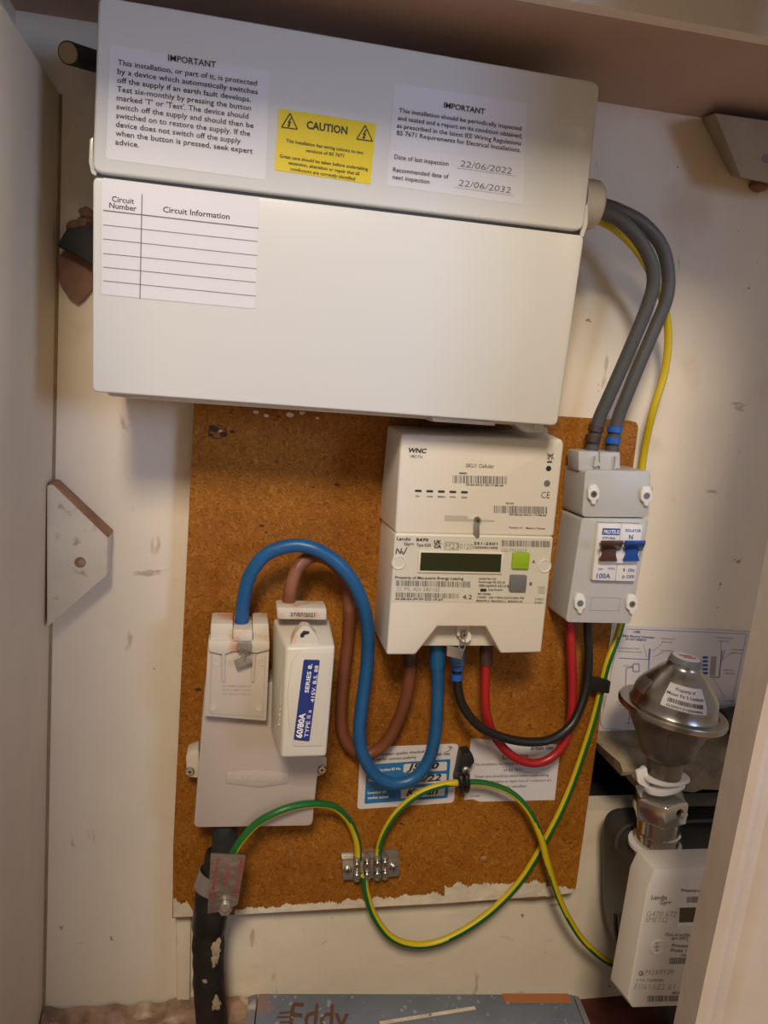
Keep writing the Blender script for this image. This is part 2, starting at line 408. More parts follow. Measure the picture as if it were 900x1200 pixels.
# pale rubble at the foot of the wall, left
def lump(cx, cy, cz, sx, sy, sz, seed, n=10, m=7, rough=.35):
    vs = []; fs = []
    for i in range(m + 1):
        ph = math.pi * i / m
        for k in range(n):
            th = 2 * math.pi * k / n; d = Vector((math.sin(ph) * math.cos(th), math.sin(ph) * math.sin(th), math.cos(ph)))
            s = 1 + rough * noise.noise(d * 1.6 + Vector((seed * 3.1, 0, seed)))
            vs.append(Vector((cx + d.x * sx * s, cy + d.y * sy * s, cz + d.z * sz * s)))
    for i in range(m):
        for k in range(n): fs.append([i * n + k, i * n + (k + 1) % n, (i + 1) * n + (k + 1) % n, (i + 1) * n + k])
    return (vs, fs)
N = 40; vs = []; fs = []
xa, xb = P(52, 1185, 0).x, P(300, 1185, 0).x
for j in range(9):
    for i in range(N + 1):
        x = xa + (xb - xa) * i / N; y = -.002 - .12 * j / 8
        vs.append(Vector((x, y, ZR + .012 * (1 - j / 8 * .3) * (.8 + noise.noise(Vector((x * 40, y * 40, 1)))) if j < 8 else ZF)))
for j in range(8):
    for i in range(N): fs.append([j * (N + 1) + i, j * (N + 1) + i + 1, (j + 1) * (N + 1) + i + 1, (j + 1) * (N + 1) + i])
o = build('rubble', [(vs, fs)], DUST); o['kind'] = 'stuff'; o['label'] = 'pinkish brown plaster rubble along the foot of the wall at bottom left'; o['category'] = 'rubble'

# ================================================================== CHIPBOARD
YB = -.020
bp = rp([(222, 462), (749, 490), (717, 733), (700, 864), (674, 1047)], 1, 2) + [(660, 1049), (625, 1053), (593, 1052), (540, 1058), (470, 1062), (380, 1067), (300, 1070), (250, 1074), (202, 1076), (203, 990)]
BOARD = thing('backboard', 'orange-brown chipboard panel on the wall behind the meter and fuse', 'board', P(440, 1060, YB / 2))
build('panel', [slab(rp([(222, 462), (749, 490), (717, 733), (700, 864), (674, 1047)], 9, 3)[0:4] + rp([(222, 462), (749, 494), (717, 733), (700, 864), (674, 1047)], 9, 3)[4:] + bp[15:], YB, -.001)], CHIP, BOARD)
# old wall paint on the lower edge: ragged thin patches
def ragged(top, bot, y, seed, n=150, amp=5.5, m=PAINTDRIP, name='paint_edge', parent=BOARD):
    """band between pixel lines top(t) and bot(t) with torn upper edge"""
    vs = []; fs = []
    for i in range(n + 1):
        t = i / n; a = top(t); b = bot(t); L_ = math.hypot(bot(1)[0] - bot(0)[0], 1) / 100; k = noise.noise(Vector((t * 9 * L_, seed, 0))) * amp * 1.2 + noise.noise(Vector((t * 60 * L_, seed, 5))) * amp * .6
        vs += [P(a[0], min(a[1] + k, b[1] - .4), y), P(b[0], b[1], y)]
    for i in range(n): fs.append([2 * i, 2 * i + 2, 2 * i + 3, 2 * i + 1])
    return build(name, [(vs, fs)], m, parent)
def lerp(a, b, t): return (a[0] + (b[0] - a[0]) * t, a[1] + (b[1] - a[1]) * t)
ragged(lambda t: lerp((521, 1037), (640, 1034), t), lambda t: lerp((521, 1058.5), (640, 1050), t), YB - .0006, 1)
ragged(lambda t: lerp((380, 1058), (521, 1046), t), lambda t: lerp((380, 1066), (521, 1058.5), t), YB - .0006, 2)
ragged(lambda t: lerp((275, 1066), (380, 1057), t), lambda t: lerp((275, 1072), (380, 1066), t), YB - .0006, 3, amp=4)
ragged(lambda t: lerp((203, 1052), (226, 1066), t), lambda t: lerp((203, 1075), (226, 1074), t), YB - .0006, 4, n=16, amp=9)
ragged(lambda t: lerp((640, 1040), (672, 1040), t), lambda t: lerp((640, 1051), (672, 1046), t), YB - .0006, 6, n=10, amp=7)
for x, y, s in ((340, 486, 2.2), (354, 484, 1.6), (312, 487, 1.5), (258, 505, 1.2), (372, 490, 1.2), (300, 483, 1.8)):
    build('paint_fleck', [(*lump(P(x, y, YB).x, YB, P(x, y, YB).z, s * .0016, .0005, s * .0009, x),)], PAINTDRIP, BOARD)
c = P(341, 999, YB)
build('nail_hole', [lathe(c, (0, -1, 0), [(0, .0026), (.0012, .002), (.0006, .0008)], 12)], WOODR, BOARD)
c = P(567, 1006, YB); build('nail_hole', [lump(c.x, YB, c.z, .004, .0012, .003, 3)], WOODR, BOARD)
for k, (x, y, r) in enumerate(((252, 503, .0035), (262, 509, .003), (272, 506, .002), (247, 510, .002), (248, 500, .002), (395, 568, .002), (367, 571, .0012), (327, 488, .0015), (307, 616, .0018), (312, 624, .0012), (232, 808, .0025), (640, 895, .0015), (470, 965, .0016))):
    cc = P(x, y, YB); build('dark_fleck', [lump(cc.x, YB, cc.z, r * 1.3, .0004, r * .7, k)], FLECK, BOARD)
# burnt circular marks
for (x, y, r) in ((255, 506, .008), (335, 985, .0065)):
    c = P(x, y, YB - .0004); n = 28; vs = []; fs = []
    for k in range(n):
        th = 2 * math.pi * k / n
        for q in (r, r * .86): vs.append(c + Vector((math.cos(th) * q, 0, math.sin(th) * q * .8)))
    fs = [[2 * k, 2 * ((k + 1) % n), 2 * ((k + 1) % n) + 1, 2 * k + 1] for k in range(n) if k % 7 != 3]
    build('ring_mark', [(vs, fs)], FLECK if x < 300 else WOODR, BOARD)
# ================================================================== CONSUMER UNIT
YC = -.118
CU = thing('consumer_unit', 'large white fuse box with stickers, at the top above the chipboard', 'fuse box', P(380, 480, -.06))
build('rear_housing', [slab(rp([(122, 20), (688, 110), (640, 499), (600, 498), (235, 473), (125, 464)], 6, 3), -.090, -.001)], CUW, CU, bevel=.002)
build('upper_cover', [slab(rp([(115, -6), (704, 96), (684, 271), (108, 201)], 11, 4), YC, -.05)], CUW, CU, bevel=.0035, seg=4)
build('hinged_flap', [slab(rp([(109, 207), (685, 276), (653, 499), (108, 459)], 7, 4), YC - .004, -.092)], CUW, CU, bevel=.0022, seg=3)
build('hinge_gap', [slab([(112, 196), (681, 266), (680, 280), (111, 210)], YC + .006, -.06)], mat('painted_gap_shade', (.10, .10, .10), .6), CU)  # dark strip: shade between cover and flap put into the colour
build('hinge_clip', [slab([(105, 163), (109, 160), (109, 192), (114, 200), (112, 206), (107, 203), (104, 190)], YC + .004, YC + .02)], CUW, CU, bevel=.0005)
build('hinge_clip', [slab([(684, 246), (689, 238), (689, 262), (684, 278), (680, 277)], YC + .004, YC + .02)], CUW, CU, bevel=.0005)
build('bottom_catch', [slab([(506, 488), (580, 494), (580, 499), (508, 494)], YC + .006, -.06)], CUW, CU, bevel=.0004)
build('bottom_catch', [slab([(603, 495), (626, 496), (626, 500), (641, 501), (643, 507), (618, 507)], -.10, -.07), slab([(627, 492), (638, 493), (637, 505), (626, 504)], -.102, -.07)], CUW, CU, bevel=.0005)
g0 = Vector((P(690, 240, -.075).x - .01, -.075, P(690, 240, -.075).z))
build('cable_gland', [lathe(g0, (1, 0, 0), [(0, .020), (.014, .020), (.017, .018), (.019, .013)], 28)], BODYW, CU)
ys = YC - .0003
lab = build('warning_label', [slab(rp([(129, 52), (316, 84), (311, 211), (124, 186)], 4), YC - .0002, YC)], PAPER, CU)
yt = YC - .0006
T = [text('IMPORTANT', (197, 71), (253, 79.5), yt, bold=.012)]
Ls = ["This installation, or part of it, is protected", "by a device which automatically switches", "off the supply if an earth fault develops.", "Test six-monthly by pressing the button",
      "marked 'T' or 'Test'. The device should", "switch off the supply and should then be", "switched on to restore the supply. If the", "device does not switch off the supply", "when the button is pressed, seek expert", "advice."]
ends = [301, 302, 294, 294, 291, 297, 293, 282, 296, 163]
for i, (s, e) in enumerate(zip(Ls, ends)):
    x = 138 - .33 * i; y = 76 + 10.35 * i; sl = .150 - .0022 * i
    T.append(text(s, (x, y), (e, y + (e - x) * sl), yt, cap=6.6, bold=.006))
build('printed_text', T, INK, lab)
lab = build('caution_sticker', [slab([(327, 127), (441, 145), (434, 216), (322, 199)], YC - .0004, YC)], YEL, CU)
T = [text('CAUTION', (359, 150.5), (407, 157.5), yt, bold=.03, cap=9)]
for s, a, b in (('This installation has wiring colours to two', (335, 166.5), (426, 181)), ('versions of BS 7671', (358, 178), (403, 184.5)), ('Great care should be taken before undertaking', (327.5, 184.5), (431, 200)),
                ('extension, alteration or repair that all', (338, 192.5), (421, 205.5)), ('conductors are correctly identified', (340, 199.5), (416, 211.5))):
    T.append(text(s, a, b, yt, cap=4.0, bold=.02))
build('printed_text', T, INK, lab)
for cx, cy in ((339, 143), (427, 157)):
    T = []
    q = [(cx - 9, cy + 6), (cx + 1, cy - 10), (cx + 9.5, cy + 8.5)]
    for i in range(3): T.append(line(q[i], q[(i + 1) % 3], yt, .0008))
    T.append(quad([(cx + 1.5, cy - 5), (cx - 2.2, cy + .8), (cx - .2, cy + 1.2), (cx - 1.5, cy + 3.4), (cx - 2.6, cy + 3.2), (cx - 1, cy + 6.5), (cx + 1.4, cy + 4.2), (cx + .2, cy + 3.8), (cx + 2.6, cy - .2), (cx + .4, cy - .4), (cx + 3, cy - 4.6)], yt))
    o = build('warning_triangle', T, INK, lab); o['kind'] = 'stuff'
lab = build('inspection_label', [slab(rp([(462, 97), (618, 121), (613, 240), (453, 217)], 4), YC - .0002, YC)], PAPER, CU)
T = [text('IMPORTANT', (520, 126), (568, 134), yt, bold=.02, cap=6.5)]
for s, a, b in (('This installation should be periodically inspected', (467.5, 131.5), (611, 153)), ('and tested and a report on its condition obtained,', (466, 140.5), (612, 162)),
                ('as prescribed in the latest IEE Wiring Regulations', (465, 149.5), (610.5, 170.5)), ('BS 7671 Requirements for Electrical Installations.', (465, 158), (610, 178.5)),
                ('Date of last inspection', (462, 186), (525.5, 194.5)), ('Recommended date of', (460.5, 201), (525.5, 209.5)), ('next inspection', (460, 209.5), (503, 215.5))):
    T.append(text(s, a, b, yt, cap=5.4, bold=.006))
for a, b in (((536, 197), (605, 206.5)), ((533, 219.5), (603, 229.5))):
    for i in range(26): T.append(line(lerp(a, b, i / 26), lerp(a, b, (i + .55) / 26), yt, .0003))
build('printed_text', T, INK, lab)
build('handwritten_date', [text('22/06/2022', (539, 195), (599, 204), yt, cap=7.5, bold=-.005, shear=.15), text('22/06/2032', (537, 217.5), (598, 226.5), yt, cap=7.5, bold=-.005, shear=.15)], INKG, lab)
yf = YC - .0042
lab = build('circuit_chart', [slab(rp([(119, 208), (304, 231), (299, 362), (119, 345)], 4), yf - .0002, yf)], PAPER, CU)
yf2 = yf - .0004
T = [line((166.5, 227.5), (164, 350), yf2, .0007)]
for i, (a, b) in enumerate((((121, 246.5), (303, 267.5)), ((121, 263.5), (302, 283)), ((121, 280), (301.5, 299.5)), ((121, 297), (301, 315)), ((121, 313), (300, 331)), ((121, 329), (299.5, 347)))):
    T.append(line(a, b, yf2, .0008 if i == 0 else .0005))
build('table_rule', T, BLUEINK if False else INKG, lab)
build('printed_text', [text('Circuit', (131, 236), (157, 239), yf2, cap=6.5), text('Number', (128, 243.5), (160, 247.5), yf2, cap=6.5), text('Circuit Information', (191, 248.5), (269, 257), yf2, cap=6.8)], INK, lab)

# ================================================================== COMMUNICATIONS HUB + METER
YH = -.088; YM = -.090
HUB = thing('communications_hub', 'white plastic communications unit with five small lights, above the meter display', 'smart hub', P(560, 629, -.06))
hubfront = [(471, 509), (659, 516), (662, 520), (649, 629.5), (463, 625)]
hb = build('housing', [loft([(470, 509), (659, 515), (661, 521), (649, 629), (463, 625)], YH, [(454, 498), (632, 503), (636, 508), (622, 611), (444, 607)], -.024)], METW, HUB, bevel=.0028, seg=4)
y = YH - .0004
T = [text('WNC', (477.5, 530), (499, 531), y, cap=5.2, bold=.04, shear=.2), text('UBC-T1a', (480.5, 536), (495, 536.7), y, cap=3), text('SKU1 Cellular', (546, 547.5), (579, 548.5), y, cap=4.4, bold=0),
     text('IMEI', (538, 555.5), (547, 555.8), y, cap=2.2), text('35-60-40-01-40-17-80-66', (546, 569), (590, 570), y, cap=2.2), text('SW', (487, 582.5), (491.5, 582.7), y, cap=2), text('WAN', (500, 582.8), (507, 583), y, cap=2),
     text('MESH', (513, 583), (521.5, 583.3), y, cap=2), text('HAN', (527, 583.3), (534, 583.5), y, cap=2), text('GAS', (540.5, 583.7), (547, 584), y, cap=2),
     text('EUI-64', (593, 590.7), (602, 591), y, cap=2.2), text('00-0B-66-A4-01-17-98-66', (597, 604), (640, 605), y, cap=2.2), text('Version: 01   Made in Taiwan', (596, 619), (639, 620.5), y, cap=2.0), text('CE', (634, 583.5), (644, 583.8), y, cap=7.5, bold=-.01)]
build('printed_text', T, INK, HUB)
build('barcode', [barcode(530.5, 557, 594.5, 566, y, .02, seed=3)], INKG, HUB)
build('barcode', [barcode(579, 592.5, 641.5, 601, y, .02, seed=5)], INKG, HUB)
for i in range(5): build('status_light', [slab(rect(486.5 + 13.5 * i, 574 + .4 * i, 494 + 13.5 * i, 576.3 + .4 * i, .02), YH - .0006, YH)], INK, HUB)
T = [line((641, 531), (649, 538), y, .0005), line((649, 531), (641, 538), y, .0005), line((642, 533), (644, 539.5), y, .0005), line((648, 533), (646, 539.5), y, .0005), line((642, 533), (648, 533), y, .0005), quad(rect(641, 540.5, 647, 542.2), y)]
build('bin_symbol', T, INK, HUB)
build('round_symbol', [disc(642.8, 549, YH, .0024, 18), ], INK, HUB); build('round_symbol', [disc(641, 566.5, YH, .0029, 20)], GRYB, HUB)
build('seal_slot', [quad([(521, 604), (548, 604.6), (548, 608), (579, 609.5), (579, 611.5), (521, 610.5)], YH - .0003)], mat('slot_plastic', (.50, .48, .43), .5), HUB)
screw('seal_screw', 559, 609.5, YH - .0003, .0034, HUB, CHROME)
MET = thing('electricity_meter', 'white electricity meter with dark display and green button, in the middle of the board', 'meter', P(545, 767, -.06))
mp = [(463, 625), (649, 629.5), (634.5, 765), (587, 766), (569.5, 734.5), (513, 734.5), (487, 767.5), (453, 767.5)]
build('housing', [slab(mp, YM, -.021)], METW, MET, bevel=.002, seg=3)
build('terminal_recess', [slab([(482, 757), (490, 728), (592, 728), (594, 757)], YM + .020, -.022)], METW, MET, bevel=.001)
pn = build('front_panel', [slab([(465, 627.5), (647, 631), (639, 707), (458, 705)], YM - .0004, YM)], PANEL, MET, bevel=0)
y = YM - .0009
build('display_bezel', [slab(rp([(491, 645.5), (590.5, 647.5), (588.5, 673), (489.5, 671)], 1.5), YM - .002, YM)], METW, MET, bevel=.0005)
d = build('display', [slab([(493.5, 647.5), (588, 649.5), (586.5, 670.5), (492, 668.5)], YM - .0024, YM)], LCD, MET)
build('button', [slab(rp([(601.5, 647.5), (621.5, 648), (619.8, 667), (600, 666.5)], 2), YM - .0032, YM)], GRNB, MET, bevel=.0008, label='green button')
build('button', [slab(rp([(598.5, 674), (618, 674.5), (616.5, 693.5), (597, 693)], 2), YM - .0032, YM)], GRYB, MET, bevel=.0008, label='grey button')
for x, yy in ((467, 659), (638, 663)):
    c = P(x, yy, YM); build('screw_recess', [lathe(c + Vector((0, .0002, 0)), (0, -1, 0), [(0, .0056), (.0012, .0062), (.0015, .0055), (.0006, .0047), (.0003, .002)], 24)], METW, MET)
T = [text('Landis', (465, 633), (481, 633.5), y, cap=3.6), text('Gyr+', (473.5, 639), (485, 639.3), y, cap=3.6), text('E470', (488, 634), (502, 634.3), y, cap=3.2, bold=.03), text('Type 5235', (488, 640), (505, 640.5), y, cap=3.2),
     text('UK', (508.5, 637), (517, 637.3), y, cap=4, bold=.04), text('CA', (508.5, 642), (517, 642.3), y, cap=4, bold=.04), text('2S1-2501', (555, 638), (583, 638.8), y, cap=3), text('12500501059J', (555, 642.5), (583, 643.3), y, cap=2.4),
     text('Property of Macquarie Energy Leasing', (463, 678), (543, 679.5), y, cap=3), text('A', (623.5, 660), (627, 660.1), y, cap=3.8), text('B', (620.5, 686), (623.5, 686.1), y, cap=3.8),
     text('30-E8-5A-FF-FF-DD-19-67', (463, 703), (519, 704), y, cap=2.5), text('Landis+Gyr Ltd', (561, 679), (581, 679.3), y, cap=2.3), text('Peterborough, PE2 6XZ, UK', (561, 683), (592, 683.6), y, cap=2.3),
     text('1000 imp/kWh 0,5/1,0 B', (561, 687.6), (596, 688.3), y, cap=2.9), text('imp/kvarh', (572, 692), (589, 692.3), y, cap=2.3), text('IEC 62056', (560, 697), (575, 697.3), y, cap=2.2),
     text('110/50V - 230 V 50Hz 0,25-5(100)A P06', (559, 701), (614, 702), y, cap=2.3), text('BS50470-3, BS62053-21, BS62053-23', (558, 705), (612, 706), y, cap=2.1), text('4.2', (542, 702), (553, 702.2), y, cap=5, bold=0)]
build('printed_text', T, INK, MET)
build('printed_text', [text('0120', (538.5, 643), (554, 643.4), y, cap=6, bold=-.02), text('M23', (522, 642.6), (537, 643), y, cap=6, bold=-.02), text('22L3962629', (587, 646.3), (617, 647), y, cap=4, bold=-.02), text('21 ML 404 580102', (465, 692.3), (515, 693.3), y, cap=4.6, bold=-.02),
                       text('2-4021', (627, 703), (637, 703.3), y, cap=2.1), text('E-4021', (627, 707), (636, 707.3), y, cap=2.1)] + [line(a, b, y, .0003) for a, b in (((521, 635.5), (537.5, 636)), ((521, 643.8), (537.5, 644.2)), ((521, 635.5), (521, 643.8)), ((537.5, 636), (537.5, 644.2)),
                       ((631, 688), (638.5, 688)), ((631, 695), (638, 695)), ((631, 688), (631, 695)), ((638.5, 688), (638, 695)), ((633, 690), (636.5, 690)), ((633, 693), (636.5, 693)), ((633, 690), (633, 693)), ((636.5, 690), (636.5, 693)))], INKG, MET)
build('barcode', [barcode(588, 633, 644, 640, y, .02, seed=7)], INKG, MET)
build('barcode', [barcode(464, 680, 552, 686.5, y, .02, 60, seed=8)], INKG, MET)
build('barcode', [barcode(464, 694.2, 537, 699.8, y, .02, 56, seed=9)], INKG, MET)
build('pulse_light', [slab(rect(563, 690, 570, 693.3), YM - .0008, YM)], INK, MET)
def stroke(pts, y, r): return tube(spline([P(a, b, y) for a, b in pts], 4), r, 6)[:2]
build('handwritten_mark', [stroke([(464, 649), (465.5, 643), (469, 648.5), (470.5, 642.5)], y, .0004), stroke([(471, 646), (473, 649), (477, 641.5)], y, .0004)], INK, MET)
c = P(543, 743, YM + .02)
build('seal_boss', [lathe(c, (0, -1, 0), [(0, .0056), (.008, .0056), (.009, .005), (.0085, .0036)], 24), slab([(536, 733), (551, 733), (550.5, 745), (536, 745)], YM + .013, YM + .02)], METW, MET)
screw('seal_screw', 543, 743, YM + .0115, .0036, MET, CHROME)
SEAL = thing('seal_tag', 'crimped metal seal tag hanging on wire under the meter', 'seal', P(533, 765, YM + .0))
build('tag_plate', [slab([(524.5, 757), (544, 761.5), (541, 773), (523.5, 769)], YM + .002, YM + .005)], STEEL, SEAL, bevel=.0006)
build('wire', [tube(cpath([(541, 749, YM + .008), (538.5, 755, YM + .003), (538, 765, YM + .001)]), .0005, 6)[:2], tube(cpath([(545, 749, YM + .008), (545, 757, YM + .003), (541, 768, YM + .001)]), .0005, 6)[:2]], STEEL, SEAL)
SEAL2 = thing('seal_tag', 'small metal seal wire hanging from the screw between hub and meter', 'seal', P(559, 630, YM - .002))
build('tag_plate', [slab([(555, 614), (562, 613), (562, 629), (558.5, 631), (555, 624)], YM - .002, YM - .0008)], STEEL, SEAL2, bevel=.0004)
build('wire', [tube(cpath([(556, 611, YM - .003), (557, 620, YM - .003), (559, 629, YM - .003)]), .0005, 6)[:2]], STEEL, SEAL2)

# ================================================================== ISOLATOR
YI = -.067
ISO = thing('isolator_switch', 'grey plastic isolator box with brown and blue levers, right of the meter', 'switch', P(702, 731, -.04))
build('upper_cover', [slab(rp([(686, 551), (763, 552), (760.5, 606.5), (682, 606)], 5, 3), YI, -.021)], ISOW, ISO, bevel=.0018, seg=3)
build('lower_cover', [slab(rp([(682, 607.2), (760.5, 608), (739.5, 731), (663, 729.5)], 5, 3), YI - .0006, -.021)], ISOW, ISO, bevel=.0018, seg=3)
for q in ([(678, 529), (702, 529), (702, 552), (678, 552)], [(703, 530), (727, 530), (727, 555), (703, 553)]):
    build('cable_entry', [slab(q, -.056, -.030)], ISOW, ISO, bevel=.0012)
for q in ([(698, 535), (704, 545), (696, 547)], [(722, 535), (727, 548), (720, 550)]):
    build('rib', [slab(q, -.060, -.054)], ISOW, ISO)
for x, yy in ((696, 579), (758, 581), (680, 707), (741, 708)):
    hs = rp([(x - 3.5, yy - 11), (x + 3.5, yy - 11), (x + 6.5, yy - 5), (x + 6.5, yy + 5), (x + 2.5, yy + 8), (x + 2.5, yy + 12), (x - 2.5, yy + 12), (x - 2.5, yy + 8), (x - 6.5, yy + 5), (x - 6.5, yy - 5)], 1.5, 2)
    s = build('screw_cap', [slab(hs, YI - .004, YI)], MODW, ISO, bevel=.0006)
    build('cap_hole', [disc(x, yy, YI - .0041, .0031, 18)], GRYB if x in (758, 680) else INKG, s)
    if x in (696, 741): build('screw', [lathe(P(x, yy, YI - .0044), (0, -1, 0), [(0, .0024), (.0006, .0024), (.0006, .0014), (.0001, .0012)], 16)], CHROME, s)
build('switch_opening', [slab([(699, 611.5), (749, 613), (741, 681), (692, 679)], YI - .0010, YI)], INKG, ISO)
md = build('switch_module', [slab([(701.5, 613.5), (728.5, 614), (721, 681), (694, 680)], YI - .006, YI), slab([(729, 614), (754, 615), (744, 681.5), (721.5, 681)], YI - .006, YI)], MODW, ISO, bevel=.0008)
build('lever_bridge', [slab([(705, 638), (752, 638), (748, 661), (702, 661)], YI - .0095, YI - .005)], MODW, md, bevel=.002)
def lever(x0, x1, yt_, m, lb):
    ptop = YI - .022
    sh = [loft([(x0, yt_), (x1, yt_), (x1 - .5, yt_ + 5), (x0 + .5, yt_ + 5)], ptop, [(x0 - 1, yt_ + 7), (x1 - 3, yt_ + 7), (x1 - 4, yt_ + 13), (x0 - 1, yt_ + 13)], YI - .008),
          slab([(x0 + 1, yt_ + 4), (x1 - 6, yt_ + 4), (x1 - 9, yt_ + 17), (x1 - 7, yt_ + 25), (x0 - .5, yt_ + 25), (x0 + 3, yt_ + 17)], YI - .0125, YI - .007)]
    return build('lever', sh, m, ISO, bevel=.0007, label=lb)
lever(704, 731, 633, LEVBR, 'brown lever'); lever(731.5, 757, 633, LEVB, 'blue lever')
y = YI - .0065
build('maker_plate', [quad([(706.5, 619), (727, 619.5), (726, 627), (705.5, 626.5)], y)], BLUEINK, md)
build('printed_text', [text('PROTEUS', (707.5, 625.3), (725.5, 625.7), y - .0002, cap=4.4, bold=.03)], WHITEINK, md)
build('printed_text', [text('STP100A', (706, 631.5), (721, 632), y, cap=2.6), text('ISOLATOR', (733, 623), (751, 623.6), y, cap=3.2), text('N', (737, 632), (741.5, 632), y, cap=5.5), text('250V', (701, 668), (707, 668), y, cap=2.2), text('AC22A', (712, 667), (720.5, 667.3), y, cap=2),
                       text('100A', (699, 677.5), (715, 678), y, cap=5.8, bold=.01), text('I', (730.5, 669.5), (732, 669.5), y, cap=3.5), text('0', (729, 677.5), (732, 677.5), y, cap=3), text('ON', (735.5, 670), (743, 670.3), y, cap=3.8), text('OFF', (734, 677.5), (743, 678), y, cap=3.8)], BLUEINK, md)
for x in (679, 740): build('embossed_mark', [text('N' if x > 700 else 'L', (x - 1, 696), (x + 4, 696), YI - .0012, cap=4)], ISOW, ISO)
build('label_frame', [line(a, b, YI - .0009, .0004) for a, b in (((694, 700), (727, 701)), ((727, 701), (725, 716)), ((725, 716), (691, 715)), ((691, 715), (694, 700)))], PALEINK, ISO)

# ================================================================== SERVICE CUTOUT
CO = thing('service_cutout', 'grey-brown supply cut-out base on the left of the chipboard, holding the fuse', 'cut-out', P(296, 968, -.03))
YO = -.054
build('base_moulding', [slab(rp([(240, 800), (380, 800), (378, 850), (366, 968), (227, 970)], 6, 3), YO, -.021)], CUTG, CO, bevel=.003, seg=3)
nb = build('neutral_cover', [slab(rp([(244, 750), (316, 751), (312, 845), (239, 839)], 2), -.066, -.050)], CUTN, CO, bevel=.001)
build('cover_frame', [line(a, b, -.0664, .0009) for a, b in (((248, 766), (246, 836)), ((246, 836), (308, 840)), ((308, 840), (311, 768)))], CUTG, nb)
build('terminal_housing', [slab([(247, 731), (273, 731), (273, 752), (246, 752)], -.064, -.030), slab([(273, 738), (296, 738), (296, 752), (273, 752)], -.070, -.030), slab([(296, 731), (315, 731), (316, 752), (296, 752)], -.064, -.030), slab([(244, 751), (316, 751), (316, 762), (300, 766), (290, 764), (272, 764), (262, 768), (244, 764)], -.069, -.05)], DUSTY, CO, bevel=.0015)
for a, b in (((262, 766), (262, 798)), ((298, 766), (296, 798))):
    build('rib', [tube([P(*a, -.067), P(*b, -.0665)], .0016, 8)[:2]], CUTN, CO)
for x, yy in ((254, 776), (307, 776), (250, 828), (303, 829)):
    build('round_boss', [lathe(P(x, yy, -.066), (0, -1, 0), [(0, .0034), (.0005, .0034), (.0005, .0028), (.0002, .0026)], 18)], CUTN, CO)
build('embossed_text', [text(s, (260, 805 + 4.5 * i), (294, 805.5 + 4.5 * i), -.0663, cap=2.3) for i, s in enumerate(('LIVE TERMINALS BEHIND', 'DO NOT REMOVE COVER', 'OR BREAK SEALS'))], CUTG, nb)
for x, yy in ((259, 730), (305, 731)):
    build('terminal_screw', [lathe(P(x, yy + 1, -.052), (.1, -.2, 1), [(0, .0052), (.002, .0052), (.003, .004)], 14)], STEEL, CO)
ep = build('maker_plate', [slab(rp([(265, 905), (300, 902.5), (339, 906), (338, 918), (304, 923), (265, 918)], 2), YO - .0012, YO)], CUTG, CO, bevel=.0005)
build('embossed_text', [text('W.T. HENLEY LTD', (277, 914), (330, 914), YO - .0015, cap=4, bold=.02), text('LONDON', (293, 919.5), (312, 919.5), YO - .0015, cap=2.6)], CUTN, ep)
for q, sx, sy in (([(218, 884), (233, 878), (233, 912), (219, 910)], 222.5, 903), ([(368, 886), (383, 887), (382, 906), (367, 912)], 377, 901)):
    build('fixing_lug', [slab(rp(q, 4), -.040, -.021)], DUSTY, CO, bevel=.001)
    screw('fixing_screw', sx, sy, -.040, .0042, CO, CHROME)
SEAL3 = thing('seal_tag', 'pair of crimped metal seal tags on the neutral cover of the cut-out', 'seal', P(285, 783, -.07))
build('tag_plate', [slab([(278, 752), (295, 753), (294, 763), (277, 762)], -.0745, -.0715)], STEEL, SEAL3, bevel=.0006)
build('tag_plate', [slab([(274, 775), (293, 768), (295, 777), (277, 784)], -.0740, -.0710)], STEEL, SEAL3, bevel=.0006)
build('wire', [tube(cpath([(284, 760, -.0755), (281, 768, -.076), (289, 764, -.0765), (286, 775, -.0745)]), .0005, 6)[:2]], STEEL, SEAL3)
# fuse carrier: lifts out of the cut-out
YFC = -.108
FC = thing('fuse_carrier', 'cream plug-in fuse carrier with navy rating label on the cut-out', 'fuse', P(355, 888, -.06))
build('housing', [loft([(335, 759), (393, 757), (382.5, 887), (329, 889)], YFC, [(320, 724), (386, 724), (378, 862), (317, 856)], -.0545)], FUSEW, FC, bevel=.003, seg=3)
build('top_cap', [slab([(324, 712), (383, 713), (383, 727), (325, 726)], -.080, -.056)], DUSTY, FC, bevel=.0016)
build('front_plate', [slab(rp([(342, 775), (352, 764), (389, 764), (379, 874), (345, 875), (339, 850), (337, 815)], 3), YFC - .0012, YFC)], FUSEW, FC, bevel=.0004)
sh = slab(rp([(338, 762), (345, 744), (354, 734), (362, 734), (371, 744), (376, 761)], 3), -.103, -.090)
build('seal_loop', [sh], DUSTY, FC, bevel=.0015)
build('seal_hole', [quad([(352, 743), (356, 739), (363, 740), (362, 743), (357, 744), (356, 747), (352, 747)], -.1034)], INK, FC)
lb = build('rating_label', [slab(rp([(356, 773), (375, 773.5), (362.5, 869), (344, 867)], 2), YFC - .0016, YFC - .001)], NAVY, FC)
def vtext(s, a, b, y, cap, bold=.02):
    A, B = P(*a, y), P(*b, y); up = Vector((-(B - A).z, 0, (B - A).x))
    h = (P(a[0] + cap, a[1], y) - A).length
    return text3(s, A, B, up, h, bold)
yy = YFC - .0019
build('printed_text', [vtext('60/80A', (353.5, 865), (358, 836), yy, 7, .03), vtext('TYPE II a', (361, 864), (365, 832), yy, 4.6, .0), vtext('SERIES 8.', (361.5, 812), (366, 778), yy, 4.6, .02), vtext('415V. B.S. 88', (368, 823), (373.2, 780), yy, 4.2, .01)], WHITEINK, lb)
build('date_print', [text('27/07/2021', (340, 722.2), (369, 722.8), -.0803, cap=4.4, bold=.02)], INK, FC)
build('embossed_text', [vtext('DANGER', (329, 850), (333, 800), -.0985, 3)], FUSEW, FC)

